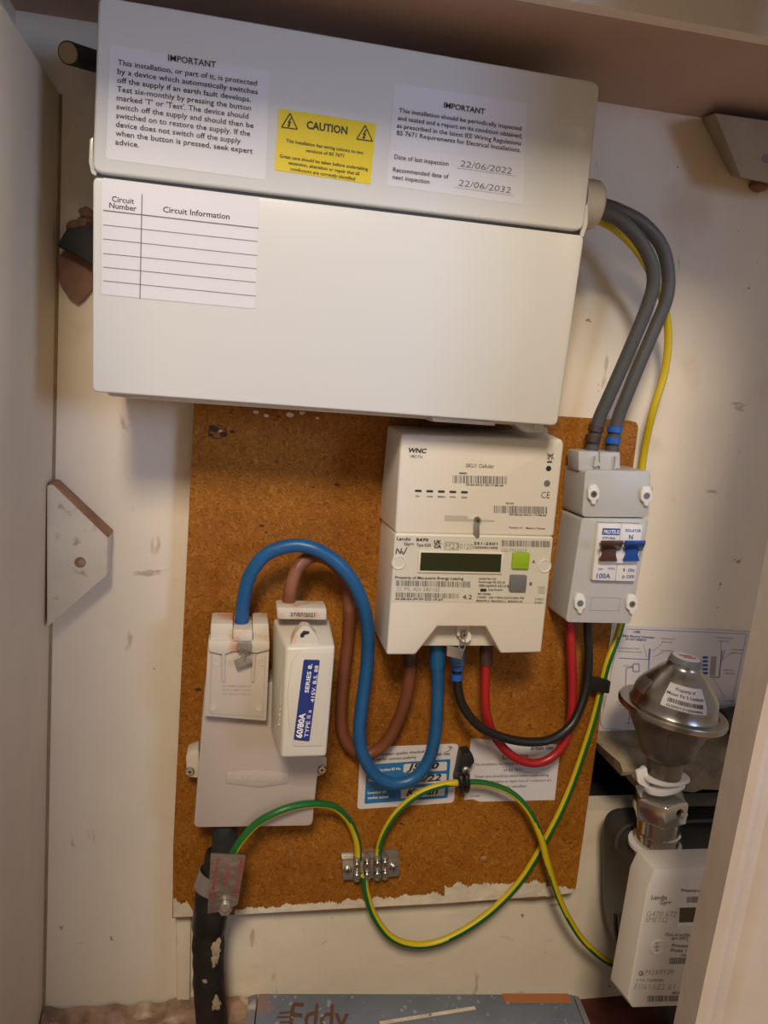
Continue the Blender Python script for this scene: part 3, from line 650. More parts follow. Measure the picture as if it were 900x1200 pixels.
# ================================================================== CABLES
bl = [(283, 745, -.046), (283, 728, -.050), (286, 700, -.054), (294, 672, -.058), (313, 649, -.062), (345, 639, -.066), (375, 646, -.070), (402, 666, -.070), (421, 696, -.066), (431, 735, -.058), (430, 780, -.052), (424, 825, -.050), (421, 860, -.050),
      (426, 886, -.050), (440, 908, -.050), (462, 918, -.050), (485, 912, -.050), (502, 891, -.050), (510, 860, -.050), (513, 815, -.050), (513, 775, -.052), (512, 745, -.052)]
c_ = cable('meter_tail', bl, .0061, CBLUE, 'thick blue cable looping from the cut-out down and up into the meter')
build('sleeve', [ringon(bl, 158, 166, .0072)], CBLUE, c_) if False else None
BLs = build('sleeve', [tube(cpath([(512.5, 752, -.051), (513, 782, -.051)], 4), .0074, 20)[:2]], CBLUE, c_)
br = [(337, 722, -.062), (338, 708, -.062), (341, 688, -.062), (350, 664, -.060), (366, 652, -.054), (384, 655, -.050), (399, 670, -.046), (408, 695, -.040), (408, 745, -.036), (402, 800, -.034), (400, 845, -.034), (408, 872, -.034), (428, 884, -.034), (449, 873, -.036), (466, 845, -.040), (477, 812, -.046), (481, 780, -.050), (482, 745, -.052)]
c_ = cable('meter_tail', br, .0059, CBROWN, 'thick brown cable looping behind the blue one from the fuse to the meter')
build('sleeve', [tube(cpath([(481, 750, -.050), (481, 779, -.050)], 4), .0068, 20)[:2]], BROWNSLV, c_)
bk = [(535, 745, -.060), (535.5, 773, -.060), (536, 798, -.060), (541, 824, -.060), (557, 847, -.060), (580, 861, -.060), (613, 869, -.058), (644, 867, -.056), (668, 851, -.052), (681, 827, -.048), (688, 800, -.044), (690, 770, -.042), (689, 740, -.042), (689, 722, -.042)]
c_ = cable('meter_tail', bk, .0044, CBLACK, 'black cable looping from the meter to the isolator, in front of the red')
build('sleeve', [tube(cpath([(536, 752, -.060), (536, 778, -.060)], 4), .0068, 20)[:2]], CBLUE, c_, label='blue sleeve')
build('marker_ring', [tube(cpath([(536, 779, -.060), (536, 784.5, -.060)], 2), .0056, 18)[:2]], RINGB, c_, label='blue marker ring')
build('marker_ring', [tube(cpath([(535.5, 789, -.060), (535.5, 796, -.060)], 2), .0056, 18)[:2]], RINGB, c_, label='blue marker ring')
rd = [(569, 745, -.050), (569, 780, -.050), (568.5, 809, -.050), (570, 836, -.048), (579, 862, -.046), (598, 884, -.044), (622, 894, -.042), (644, 889, -.042), (661, 871, -.042), (669, 844, -.042), (671, 809, -.042), (669.5, 764, -.042), (668, 733, -.042), (668, 722, -.042)]
c_ = cable('meter_tail', rd, .0045, CRED, 'red cable looping from the meter to the isolator, behind the black')
build('sleeve', [tube(cpath([(570, 750, -.050), (569.5, 778, -.050)], 4), .0062, 20)[:2]], BROWNSLV, c_, label='dark brown sleeve')
g1 = [(696, 239, -.070), (703, 240, -.070), (723, 246, -.072), (753, 262, -.070), (775, 288, -.066), (783, 320, -.062), (781, 350, -.060), (768, 383, -.056), (750, 425, -.052), (735, 462, -.048), (723, 494, -.044), (717, 528, -.042), (716, 548, -.042)]
c_ = cable('fuse_box_tail', g1, .0060, CGREY, 'outer thick grey cable arching from the fuse box to the isolator')
g1p = cpath(g1)
build('marker_ring', [tube(cpath([(721, 500, -.044), (720, 506.5, -.044)], 2), .0072, 18)[:2]], RINGB, c_, label='blue marker ring')
build('marker_ring', [tube(cpath([(719, 512, -.044), (718, 519.5, -.044)], 2), .0072, 18)[:2]], RINGB, c_, label='blue marker ring')
g2 = [(696, 246, -.083), (703, 248, -.083), (720, 254, -.080), (742, 272, -.078), (760, 300, -.074), (766, 327, -.070), (760, 355, -.066), (744, 395, -.060), (728, 432, -.054), (712, 468, -.048), (701, 494, -.044), (693, 528, -.042), (692, 548, -.042)]
c_ = cable('fuse_box_tail', g2, .0060, CGREY, 'inner thick grey cable arching from the fuse box to the isolator')
build('marker_ring', [tube(cpath([(699, 499, -.044), (697, 506, -.044)], 2), .0072, 18)[:2]], BROWNSLV, c_, label='brown marker ring')
build('marker_ring', [tube(cpath([(695.5, 510, -.044), (694, 518, -.044)], 2), .0072, 18)[:2]], BROWNSLV, c_, label='brown marker ring')
EY = [(696, 255, -.060), (702, 258, -.060), (720, 268, -.056), (742, 288, -.050), (760, 315, -.044), (776, 350, -.040), (783, 390, -.034), (779, 435, -.030), (765, 482, -.028), (755, 528, -.014), (750, 570, -.012), (745, 640, -.012), (735, 700, -.014), (725, 742, -.022), (711, 780, -.028), (700, 827, -.028), (688, 868, -.028), (668, 925, -.028),
      (648, 968, -.028), (615, 1025, -.028), (582, 1062, -.028), (547, 1088, -.030), (513, 1104, -.030), (483, 1107, -.030), (457, 1097, -.030), (438, 1072, -.030), (429, 1045, -.032), (427, 1026, -.034)]
cable('earth_cable', EY, .0037, [CYEL, CGRN], 'green and yellow earth cable from fuse box, down the board edge, to terminal block', stripe=([(0, 2.7), (.35, 2.3), (.5, .95), (.65, 1.05), (.8, 1.1), (1, 1.1)], .5), n=20)
E3 = [(443, 1010, -.030), (444, 995, -.032), (451, 974, -.036), (467, 950, -.040), (493, 929, -.042), (523, 919, -.042), (547, 917, -.042), (573, 919, -.042), (600, 930, -.044), (620, 951, -.046), (634, 982, -.046), (642, 1013, -.046), (657, 1057, -.044), (678, 1095, -.042), (701, 1119, -.040), (722, 1132, -.038)]
cable('earth_cable', E3, .0034, [CGRN, CYEL], 'green and yellow earth cable arching through the black clip toward the gas meter', stripe=([(0, 2.0), (.33, 2.2), (.40, -1.3), (.6, -1.4), (.75, 1.1), (1, 2.2)], .45), n=20)
E1 = [(271, 1006, -.058), (275, 997, -.058), (283, 984, -.060), (301, 965, -.062), (322, 953, -.064), (345, 945, -.062), (368, 942, -.056), (390, 945, -.048), (406, 958, -.040), (415, 975, -.034), (419, 990, -.032), (420, 1008, -.030)]
cable('earth_cable', E1, .0037, [CGRN, CYEL], 'short green and yellow earth cable from the supply clamp to the terminal block', stripe=([(0, -1.3), (1, -1.2)], .42), n=20)

# ================================================================== TERMINAL BLOCK
TB = thing('earth_terminal_block', 'small metal earth terminal block with screws, low on the chipboard', 'terminal', P(434, 1030, -.025))
build('mounting_plate', [slab([(400, 1000), (466, 996), (468, 1008), (401, 1011)], -.0225, YB)], STEEL, TB)
build('rail', [slab([(401, 1009), (468, 1006), (468, 1027), (402, 1032)], -.030, YB)], STEEL, TB, bevel=.0006)
for x in (407, 461): screw('fixing_screw', x, 1019.5 - (x - 407) * .06, -.030, .0042, TB, CHROME)
for i, x in enumerate((418, 430, 442, 451)):
    yy = 1022 - i * .8
    build('cable_barrel', [tube([P(x, yy - 18, -.0335), P(x, yy + 9, -.0335)], .0036, 14)[:2]], STEEL, TB)
    build('clamp_screw', [lathe(P(x, yy - 10, -.036), (0, -1, 0), [(0, .003), (.004, .003), (.0048, .0022)], 14), lathe(P(x, yy + 3, -.036), (0, -1, 0), [(0, .0034), (.004, .0034), (.0048, .0026)], 14)], CHROME, TB)
    
# ================================================================== LABELS ON THE BOARD
yl = YB - .0004
QL = thing('quality_label', 'blue and white handwritten test label on the board below the blue loop', 'label', P(476, 944, yl))
build('card', [slab(rp([(422.5, 876), (537.5, 871.5), (532, 940.5), (418.5, 948.5)], 5), yl, YB)], PAPER2, QL)
yl2 = yl - .0003
bp_ = build('blue_panel', [quad(rp([(430, 896), (528, 889.5), (524.5, 935), (427, 942)], 2), yl2)], LBLUE, QL)
for q in ([(473, 895.5), (524, 892.5), (523.5, 903), (472.5, 905.5)], [(473, 909.5), (523.5, 906.5), (523, 917), (472.5, 920)], [(470, 924), (521.5, 921), (521, 932), (469.5, 935.5)]):
    build('write_in_box', [quad(rp(q, 2), yl2 - .0002)], PAPER2, QL)
build('printed_text', [text('This has been quality checked', (432, 886.5), (497, 882), yl2, cap=3), text('tested for correct polarity', (434, 892), (488, 888.5), yl2, cap=3), text('British Gas', (505, 886), (527, 884.5), yl2, cap=3.4, bold=.02)], INK, QL)
build('logo', [stroke([(523, 881), (527, 879), (528, 875.5)], yl2, .0003), stroke([(525, 875.5), (529, 875), (529, 878)], yl2, .0003)], INK, QL)
build('printed_text', [text('Regulating place ID No.', (432, 904.5), (470, 902), yl2 - .0002, cap=3, bold=.02), text('Date', (432, 916), (441, 915.5), yl2 - .0002, cap=3, bold=.02), text('Location of', (431, 930.5), (452, 929), yl2 - .0002, cap=3, bold=.02), text('socket tested', (431, 936.5), (455, 935), yl2 - .0002, cap=3, bold=.02)], WHITEINK, QL)
yh = yl2 - .0006
build('handwriting', [text('J5 20', (477, 902.5), (513, 900.5), yh, cap=7, bold=.03, shear=.35), text('20/22', (480, 917.5), (516, 914.5), yh, cap=7.5, bold=.03, shear=.35), text('Kevan', (476, 933), (512, 930.5), yh, cap=8, bold=.03, shear=.35)], INK, QL)
WL = thing('caution_card', 'plain white printed card on the board behind the red cable', 'label', P(600, 938, yl))
build('card', [slab([(552, 865.5), (657, 873), (650, 937.5), (562, 939.5), (554, 936.5), (544, 937.5)], yl, YB)], PAPER2, WL)
build('printed_text', [text('British Gas', (622, 879), (648, 878), yl2, cap=4.5, bold=.04), text('CAUTION', (588, 890), (618, 889), yl2, cap=5, bold=.04), text('This installation has wiring colours to two versions', (555, 897.5), (645, 894.5), yl2, cap=3), text('of BS 7671', (590, 904), (612, 903.5), yl2, cap=3),
                       text('Great care should be taken before undertaking', (556, 911.5), (643, 909.5), yl2, cap=3.2), text('extension, alteration or repair that all conductors are', (555, 918), (646, 915.5), yl2, cap=3.2), text('correctly identified', (582, 924), (616, 922.5), yl2, cap=3.2), text('EIC-003', (551, 934), (562, 933.8), yl2, cap=2)], INKG, WL)
# clips
CL = thing('cable_clip', 'black plastic cable clip with a screw, on the board between the two labels', 'clip', P(546, 925, YB))
build('clip_body', [slab(rp([(542, 884), (553, 882), (557, 893), (551, 899), (551, 922), (536, 925), (535, 918), (538, 905)], 3), -.036, YB)], BLK, CL, bevel=.001)
build('strap', [tube(cpath([(537, 908, -.034), (540, 910, -.048), (541, 921, -.0485), (540, 927, -.034)]), .0028, 10)[:2], tube(cpath([(546, 908, -.034), (547, 910, -.048), (548, 921, -.0485), (547, 926, -.034)]), .0028, 10)[:2]], BLK, CL)
screw('clip_screw', 546, 902.5, -.036, .0042, CL, STEEL)
C2 = thing('cable_clip', 'black cable clip holding the earth cable beside the black cable', 'clip', P(703, 813, -.02))
b_ = [(684, 794), (700, 794), (715, 798), (713, 813), (700, 811), (685, 805)]
build('clip_body', [slab(rp(b_, 2), -.0365, -.0325)], BLK, C2, bevel=.0008)
build('clip_foot', [slab([(711, 798), (716, 799), (714, 813), (710, 812)], -.0335, -.0205)], BLK, C2, bevel=.0006)

# ================================================================== SUPPLY CABLE + EARTH CLAMP
sc = [(263, 968, -.036), (263, 985, -.036), (258, 1010, -.038), (250, 1040, -.040), (246, 1075, -.041), (244, 1110, -.042), (245, 1150, -.042), (248, 1195, -.042), (250, 1240, -.042)]
pp = cpath(sc, 10)
t_ = tube(pp[16:], .0152, 28, None, wob=.07)
SC = thing('supply_cable', 'thick black tarred supply cable rising to the cut-out at lower left', 'cable', P(248, 1200, -.042))
build('tarred_sheath', [t_[:2]], TAR, SC)
for k, (x, y_, a_, b_) in enumerate(((253, 1112, .0045, .008), (251, 1126, .004, .006), (254, 1176, .004, .007), (240, 1150, .002, .002))):
    c = P(x, y_, -.0565); build('plaster_patch', [lump(c.x, c.y, c.z, a_, .0010, b_, k + 3, rough=1.1)], WOODD, SC)
build('neck', [tube(cpath([(263, 960, -.036), (263, 990, -.036), (258, 1015, -.038)]), .0118, 24)[:2]], DKGREY, SC)
build('neck_sleeve', [lathe(P(251, 1045, -.040), P(246, 1080, -.041) - P(251, 1045, -.040), [(0, .0152), (.002, .0166), (.036, .0168), (.04, .0157)], 26)], CBLACK, SC)
EC = thing('earth_clamp', 'metal earth clamp with aluminium warning tag around the supply cable', 'clamp', P(255, 1060, -.05))
c = P(252, 1027, -.040)
def strap(c, axis, r, w_, n=30, th=.0011, a0=0, a1=2 * math.pi):
    a, u, v = frame_of(axis); vs = []; fs = []
    for k in range(n + 1):
        g = a0 + (a1 - a0) * k / n; d = u * math.cos(g) + v * math.sin(g)
        for (rr, q) in ((r, -w_), (r, w_), (r + th, w_), (r + th, -w_)): vs.append(c + d * rr + a * q)
    for k in range(n):
        for j in range(4): fs.append([4 * k + j, 4 * k + (j + 1) % 4, 4 * k + 4 + (j + 1) % 4, 4 * k + 4 + j])
    return (vs, fs)
build('strap', [strap(P(252, 1032, -.041), Vector((.28, .1, 1)), .0170, .0085)], STEEL, EC)
tg = build('warning_tag', [slab(rp([(247, 1000), (288, 1002), (278.5, 1060), (261, 1068), (243, 1071)], 1.5), -.0665, -.0655)], TAGM, EC)
def dtext(s, a, b, cap): return vtext(s, a, b, -.0669, cap, .02)
build('printed_text', [text3(s, P(*a, -.0669), P(*b, -.0669), Vector((1, 0, 0)), .0030, .02) for s, a, b in (('SAFETY ELECTRICAL', (281.5, 1006), (273, 1052)), ('EARTH', (267, 1018), (262, 1038)), ('DO NOT REMOVE', (253.5, 1007), (246.5, 1053)))], REDINK, tg)
build('clamp_bolt', [lathe(P(264, 1061, -.060), (0, -1, 0), [(0, .0062), (.007, .0062)], 6), lathe(P(264, 1060, -.067), (0, -1, 0), [(0, .0048), (.004, .0048), (.005, .004)], 18)], STEEL, EC)
build('strap_ear', [slab([(247, 1048), (268, 1040), (272, 1063), (258, 1070), (246, 1064)], -.062, -.059)], STEEL, EC, bevel=.0006)

# ================================================================== GAS SIDE
# leaflet
LF = thing('leaflet', 'white instruction sheet with line diagrams on the wall behind the regulator', 'paper', P(790, 862, -.001))
build('sheet', [slab([(728, 733), (881, 741), (858, 866), (702, 858)], -.0025, -.0018)], PAPER2, LF)
yp = -.0029
T = []
def pl(pts, wd=.0005):
    for a, b in zip(pts[:-1], pts[1:]): T.append(line(a, b, yp, wd))
pl([(706, 765), (703.5, 848), (708, 854), (850, 862), (875, 743), (735, 737)], .0004)
pl([(725, 771), (760, 773), (761, 760)], .0006); pl([(762, 760), (760, 785)], .0009)
pl([(733, 805), (734, 783), (742, 782)], .0007); pl([(742, 778), (749, 778), (749, 787), (742, 787), (742, 778)], .0007)
pl([(758, 770), (754, 755)], .0003); pl([(764, 764), (776, 754)], .0003); pl([(765, 770), (778, 764)], .0003)
pl([(832, 793), (843, 794), (846, 762)], .0009); pl([(849, 762), (846, 775)], .0007); pl([(845, 752), (845, 762)], .0003); pl([(848, 773), (857, 764)], .0003); pl([(836, 795), (850, 818)], .0003)
pl([(728, 810), (738, 811), (737, 850)], .0005)
for i in range(5): T.append(quad(rect(823.5, 769 + 4.6 * i, 829.5, 771.8 + 4.6 * i), yp))
for s, a, b in (('LABEL', (742, 741.5), (751, 742)), ('Safety Electrical Connection', (729, 746), (767, 748.5)), ('DO NOT REMOVE', (733, 750), (757, 751.5))): T.append(text(s, a, b, yp, cap=2.6, bold=.02))
build('diagram', T, BLUEINK, LF)
T = []
for x, y_, w_ in ((775, 749, 16), (775, 753, 13), (774, 763, 15), (839, 748, 20), (842, 752, 12), (858, 762, 14), (857, 766, 12), (848, 786, 12), (850, 790, 11), (724, 760, 26), (724, 764, 28), (730, 781, 12), (722, 823, 17), (724, 827, 14), (731, 831, 10), (737, 842, 17), (733, 848, 22), (848, 822, 12)):
    T.append(text('information text'[:max(6, int(w_ * .8))], (x, y_), (x + w_, y_ + w_ * .04), yp, cap=2))
T.append(quad([(834, 769), (840, 769.5), (838, 792), (832, 791)], yp))
build('diagram_note', T, PALEINK, LF)
# stone ledge in the opening
LE = thing('stone_ledge', 'rough stone ledge sticking out of the wall behind the regulator', 'ledge', P(790, 927, -.03))
zt_ = PZ(730, 866, P(730, 864, 0).z).z
def ledge():
    z1 = P(760, 900, -.055).z; z1 = P(760, 895, -.05).z; z0 = P(800, 927, -.055).z
    xs0 = P(727, 893, -.05).x; xs1 = XR - .08
    vs = []; fs = []; NX = 22; ring = []
    for i in range(NX + 1):
        t = i / NX; x = xs0 + (xs1 - xs0) * t
        bk = Vector((x - (.018 if i == 0 else 0), 0, 0))
        zz0 = z0 if x > P(745, 927, -.05).x else z1 - .010
        j = lambda s: .0035 * noise.noise(Vector((x * 60, s, 3)))
        r = [Vector((x - .02 * (1 - t), -.001, z1 + .014)), Vector((x, -.050 + j(1), z1 + j(2))), Vector((x, -.056 + j(3), z1 - .004)), Vector((x, -.056 + j(4), (z1 + zz0) / 2)), Vector((x, -.055 + j(5), zz0 + j(6))), Vector((x, -.001, zz0))]
        vs += r
    for i in range(NX):
        for k in range(6): fs.append([i * 6 + k, i * 6 + (k + 1) % 6, (i + 1) * 6 + (k + 1) % 6, (i + 1) * 6 + k])
    fs += [list(range(6)), [NX * 6 + k for k in range(6)]]
    return (vs, fs)
build('stone', [ledge()], STONE, LE)
# dark valve stub on the wall to the right of the leaflet
VS = thing('pipe_stub', 'short black pipe stub behind the right edge of the regulator', 'pipe', P(856, 862, -.03))
build('pipe', [cyl(P(846, 845, -.02), P(900, 838, -.02), .013, 24)], BLK, VS); build('collar', [cyl(P(858, 846, -.02), P(868, 845, -.02), .016, 24)], BLK, VS)
# gas meter (dark body with white smart module)
GM = thing('gas_meter', 'dark grey gas meter with a white electronic front at lower right', 'meter', P(760, 1190, -.10))
YG = -.120
body = rp([(757, 1008), (930, 1002), (910, 1230), (800, 1225), (784, 1212), (756, 1150)], 30, 6)
build('body', [slab(body, YG, -.022)], GASG, GM, bevel=.011, seg=4)
build('seam', [tube([P(a, b, -.066) for a, b in rp([(722, 966), (880, 960), (860, 1170), (752, 1172), (742, 1160), (721, 1100)], 28, 6)], .0022, 8)[:2]], GASG, GM)
YW = -.168
ff = [(767, 1018), (852, 1014), (845, 1178), (735, 1182), (759, 1040)]
build('module_case', [loft([(767, 1019), (890, 1014), (875, 1176), (741, 1181), (735, 1171), (758, 1042)], YW, [(747, 996), (862, 993), (845, 1160), (726, 1163), (715, 1147), (738, 1015)], -.138),
                      ], METW, GM, bevel=.0012)
build('module_back', [slab([(768, 1022), (862, 1017), (846, 1130), (745, 1132), (760, 1035)], -.138, YG + .004)], METW, GM)
y = YW - .0004
T = [text('Landis', (763, 1054), (781, 1054.5), y, cap=5, bold=.02), text('Gyr+', (773, 1060), (786, 1060.3), y, cap=5, bold=.02), text('Property of', (798, 1045), (822, 1045.5), y, cap=3.6),
     text('Gas, 6 m3/h, Gas', (779, 1096.5), (820, 1098), y, cap=3.4), text('(p=-20C)', (787, 1101), (806, 1101.5), y, cap=3.4), text('Pressure', (787, 1110), (812, 1110.5), y, cap=4), text('Pmax 100', (786, 1115.5), (812, 1116), y, cap=4),
     text('S42', (798, 1121), (806, 1121.2), y, cap=3), text('AB12', (787, 1165), (796, 1165.2), y, cap=3), text('CA', (748, 1143), (754, 1143.3), y, cap=5, bold=.05)]
build('printed_text', T, INKG, GM)
build('printed_text', [text('G470 672', (757, 1074), (792, 1074.5), y, cap=6.2, bold=-.01), text('SMETS2', (756, 1080.5), (782, 1081), y, cap=5.6, bold=-.01), text('M23', (756, 1142), (770, 1142.3), y, cap=5.5, bold=-.01), text('0120', (772, 1141.5), (789, 1141.7), y, cap=5.5, bold=-.01), text('E061122 61', (743, 1159.5), (790, 1160), y, cap=7, bold=-.02),
                       text('L+G 12345/61', (746, 1150), (777, 1150.3), y, cap=3)], PALEINK, GM)
for q, sd in (((805, 1051, 822, 1058), 2), ((784.5, 1122.5, 806, 1130), 4), ((759, 1167, 797, 1174), 6)): build('barcode', [barcode(*q, y, -.01, 22, sd)], INKG, GM)
build('display_frame', [slab([(795, 1063), (850, 1062), (849, 1084), (794, 1086)], YW - .0006, YW)], WHITEINK, GM); build('display', [slab([(797, 1064), (850, 1063), (849, 1080), (796, 1081)], YW - .001, YW)], LCD, GM)
c = P(770, 1109.5, YW)
b_ = build('round_button', [lathe(c, (0, -1, 0), [(0, .0072), (.0008, .0072), (.0012, .0066), (.0006, .0060), (.0006, .0005)], 32)], METW, GM)
build('button_symbol', [line((766, 1109.5), (774, 1109.5), YW - .0012, .0005), line((770, 1105), (770, 1115), YW - .0012, .0005), line((767.5, 1105), (772.5, 1105), YW - .0012, .0005), line((767.5, 1114), (772.5, 1114), YW - .0012, .0005)], INKG, b_)
# union pipe + nut
YR = -.095
base = P(768, 1000, YR)
UN = thing('pipe_union', 'shiny chrome pipe union with hexagonal nut on top of the gas meter', 'pipe fitting', base)
up = (P(775, 930, YR) - base); ul = up.length; up = up.normalized()
def dpx(n_, y_=YR): return n_ / F * (DW + y_) / .86
build('pipe', [lathe(base - up * .012, up, [(0, dpx(26)), (.012, dpx(26)), (.013, dpx(25.5)), (.034, dpx(25.5)), (.0345, dpx(27)), (.037, dpx(27)), (.038, dpx(25)), (.055, dpx(25))], 40)], CHROME, UN)
nb_ = P(772, 956, YR)
build('hex_nut', [lathe(nb_, up, [(0, dpx(30)), (.0015, dpx(32.5)), (.022, dpx(32.5)), (.0235, dpx(30))], 6, phase=.72)], CHROME, UN, bevel=.0012, seg=3, ang=20)
c = nb_ + up * .014 + Vector((.011, -dpx(29), 0))
build('nut_dimple', [lathe(c, (.35, -1, 0), [(0, .0045), (.0012, .0040), (.0016, .001)], 16)], CHROME, UN)
build('foam_washer', [lathe(P(767, 991, YR) - up * .0, up, [(0, dpx(25)), (.0005, dpx(31)), (.004, dpx(31)), (.004, dpx(27))], 36)], MODW, UN, label='white foam washer')
# white plastic seal collar
SCc = thing('seal_collar', 'white plastic collar with tab, clasped around the regulator neck', 'collar', P(775, 925, YR))
ct = P(777, 912, YR)
a_, u_, v_ = frame_of(up)
pts = []
for (x, y_) in ((-25, -4), (-16, -20), (6, -22), (22, -16), (31, -4), (28, 8), (10, 17), (-10, 20), (-24, 12)): pts.append((x, y_))
def plate(pts, c, th, tilt):
    A_ = [c + Vector((dpx(x) * 1.12, dpx(q) * 1.12, 0)) + up * (tilt * x) for x, q in [(p[0], -p[1]) for p in pts]]
    return loft_pts(A_, [v - up * th for v in A_])
rpts = rp(pts, 6, 3)
build('collar_plate', [plate(rpts, ct + up * .004, .004, -.00006)], MODW, SCc, bevel=.0008)
build('collar_plate', [plate([(x * .85, y_ * .85) for x, y_ in rpts], ct - up * .004, .006, .00010)], MODW, SCc, bevel=.0008)
build('tab', [slab(rp([(746, 905), (758, 899), (762, 922), (776, 918), (772, 926), (762, 926), (748, 918)], 2), -.098, -.094)], MODW, SCc, bevel=.0006)
c = P(767, 915, -.0985); build('eyelet', [slab([(764, 913), (774, 914), (772, 918), (764, 917)], -.099, -.096)], BLK, SCc)
# regulator
RG = thing('gas_regulator', 'round metal gas regulator with a white sticker, above the gas meter', 'regulator', P(777, 910, YR))
n0 = P(777.5, 906, YR); ax = (P(795, 778, YR) - n0); AL = ax.length; axn = ax.normalized()
tiltv = Vector((.13, -.03, 0)); axr = (axn + tiltv * .9).normalized()
H = AL
build('cast_body', [lathe(n0, axn, [(-.004, dpx(19)), (0, dpx(20.5)), (H * .14, dpx(21)), (H * .17, dpx(27)), (H * .20, dpx(31)), (H * .30, dpx(35)), (H * .42, dpx(42)), (H * .50, dpx(47)), (H * .575, dpx(53))], 44)], REGC, RG)
fa, fu, fv = frame_of(axn)
for g in (-2.2, -.9, .4, 2.6):
    d = (fu * math.cos(g) + fv * math.sin(g)); q0 = n0 + axn * H * .2 + d * dpx(24); q1 = n0 + axn * H * .50 + d * dpx(46)
    build('rib', [tube([q0, (q0 + q1) / 2 + d * .001, q1], .0022, 8)[:2]], REGC, RG)
rc = n0 + axn * H * .575
R0 = dpx(62)
build('rim', [lathe(rc - axr * .004, axr, [(0, R0 * .82), (.0015, R0 * .95), (.003, R0), (.006, R0 * 1.01), (.0085, R0 * .99), (.0092, R0 * .93), (.0085, R0 * .83)], 64)], REGM, RG)
build('dome', [lathe(rc + axr * .003, axr, [(0, R0 * .84), (.003, R0 * .80), (.0085, R0 * .785), (.0135, R0 * .77), (.018, R0 * .74), (.024, R0 * .655), (.033, R0 * .50), (.038, R0 * .42), (.041, R0 * .34), (.044, R0 * .31), (.046, R0 * .31)], 64)], REGM, RG)
kc = rc + axr * .049
build('cap', [lathe(kc - axr * .005, axr, [(0, dpx(19.5)), (.002, dpx(19.5)), (.009, dpx(17.8)), (.0105, dpx(16.5))], 40)], GRYB, RG)
cp = build('cap_disc', [lathe(kc + axr * .0055, axr, [(0, dpx(15.5)), (.0006, dpx(15))], 36)], PAPER2, RG)
ca, cu_, cv_ = frame_of(axr)
top = kc + axr * .0064
for q in (-.0035, .0015):
    pass
ex = Vector((1, 0, 0)); ex = (ex - axr * ex.dot(axr)).normalized(); ey = axr.cross(ex)
T = []
for (x0, x1, y0, y1) in ((-.0075, .0065, .001, .0035), (-.0055, .0075, -.0040, -.0015)):
    T.append(([top + ex * x0 + ey * y0, top + ex * x1 + ey * y0, top + ex * (x1 + .001) + ey * y1, top + ex * (x0 + .001) + ey * y1], [[0, 1, 2, 3]]))
build('red_logo', T, REDINK, cp)
build('cap_notch', [wbox(-.0008, .0008, -.0006, .0006, -.003, .003)], INK, RG).location = (P(806, 776, YR - dpx(19)) - RG.location)
# sticker wrapped on the dome
def wrap(t0, t1, g0, g1, prof, n=14, m=6, off=.0004):
    vs = []; fs = []
    for j in range(m + 1):
        t = t0 + (t1 - t0) * j / m
        for (ta, ra), (tb, rb) in zip(prof[:-1], prof[1:]):
            if ta <= t <= tb: r = ra + (rb - ra) * (t - ta) / (tb - ta)
        for i in range(n + 1):
            g = g0 + (g1 - g0) * i / n; d = ex * math.cos(g) - ey * math.sin(g) * 1.0
            vs.append(rc + axr * (.003 + t) + d * (r + off))
    for j in range(m):
        for i in range(n): fs.append([j * (n + 1) + i, j * (n + 1) + i + 1, (j + 1) * (n + 1) + i + 1, (j + 1) * (n + 1) + i])
    return (vs, fs)
dprof = [(0, R0 * .84), (.003, R0 * .80), (.0085, R0 * .785), (.0135, R0 * .77), (.018, R0 * .74), (.024, R0 * .655), (.033, R0 * .50), (.038, R0 * .42)]
def wraptext(s, t, cap, g0, g1, bold=.01):
    vs, fs = glyphs(s, bold); x0 = min(v.x for v in vs); x1 = max(v.x for v in vs); out = []
    for v in vs:
        g = g0 + (g1 - g0) * (v.x - x0) / (x1 - x0); tt = t + v.y * cap / .7; r = dprof[-1][1]
        for (ta, ra), (tb, rb) in zip(dprof[:-1], dprof[1:]):
            if ta <= tt <= tb: r = ra + (rb - ra) * (tt - ta) / (tb - ta)
        out.append(rc + axr * (.003 + tt) + (ex * math.cos(g) - ey * math.sin(g)) * (r + .0008))
    return (out, fs)
st = build('ownership_sticker', [wrap(.0120, .0315, 2.48, 1.38, dprof)], PAPER2, RG)
build('printed_text', [wraptext('Property of', .0270, .0024, 2.25, 1.66), wraptext('Meter Fit 5 Limited', .0228, .0024, 2.44, 1.46), wraptext('G3R0121004400', .0133, .0021, 2.35, 1.5)], INK, st)
T = []; g = 2.36; rr_ = random.Random(3)
while g > 1.5:
    w_ = rr_.choice([.008, .014, .022]); T.append(wrap(.0172, .0205, g, g - w_, dprof, 1, 2, .0008)); g -= w_ + rr_.choice([.008, .014])
build('barcode', T, INK, st)
build('small_sticker', [wrap(.013, .026, 3.45, 2.95, dprof)], TAGM, RG)

# ================================================================== WOOD BLOCKS
WB = thing('wooden_block', 'white painted wooden corner block with a screw hole, left of the chipboard', 'block', P(85, 735, -.01))
build('block', [slab([(55, 569), (62, 568), (126, 630), (125.5, 674), (55, 735)], -.024, -.001)], [WOODP], WB, bevel=.0006)
build('raw_edge', [slab([(58, 565.5), (63, 566), (128, 627), (126, 631)], -.0235, -.0012)], WOODR, WB)
build('screw_hole', [disc(94, 659, -.0241, .0048, 20)], WOODR, WB)
build('hole_centre', [disc(96, 659, -.0246, .0028, 14)], WOODD, WB)
W2 = thing('wooden_batten', 'dull painted wooden block under the shelf at the upper right', 'block', P(880, 212, -.01))
build('block', [loft([(838, 132.5), (940, 147), (940, 222), (868, 208)], -.045, [(821, 138), (930, 153), (930, 222), (856, 206)], -.001)], WOODD, W2, bevel=.0008)
build('screw_hole', [disc(898, 186, -.0452, .004, 16)], INKG, W2)
c = P(890, 217, -.004)
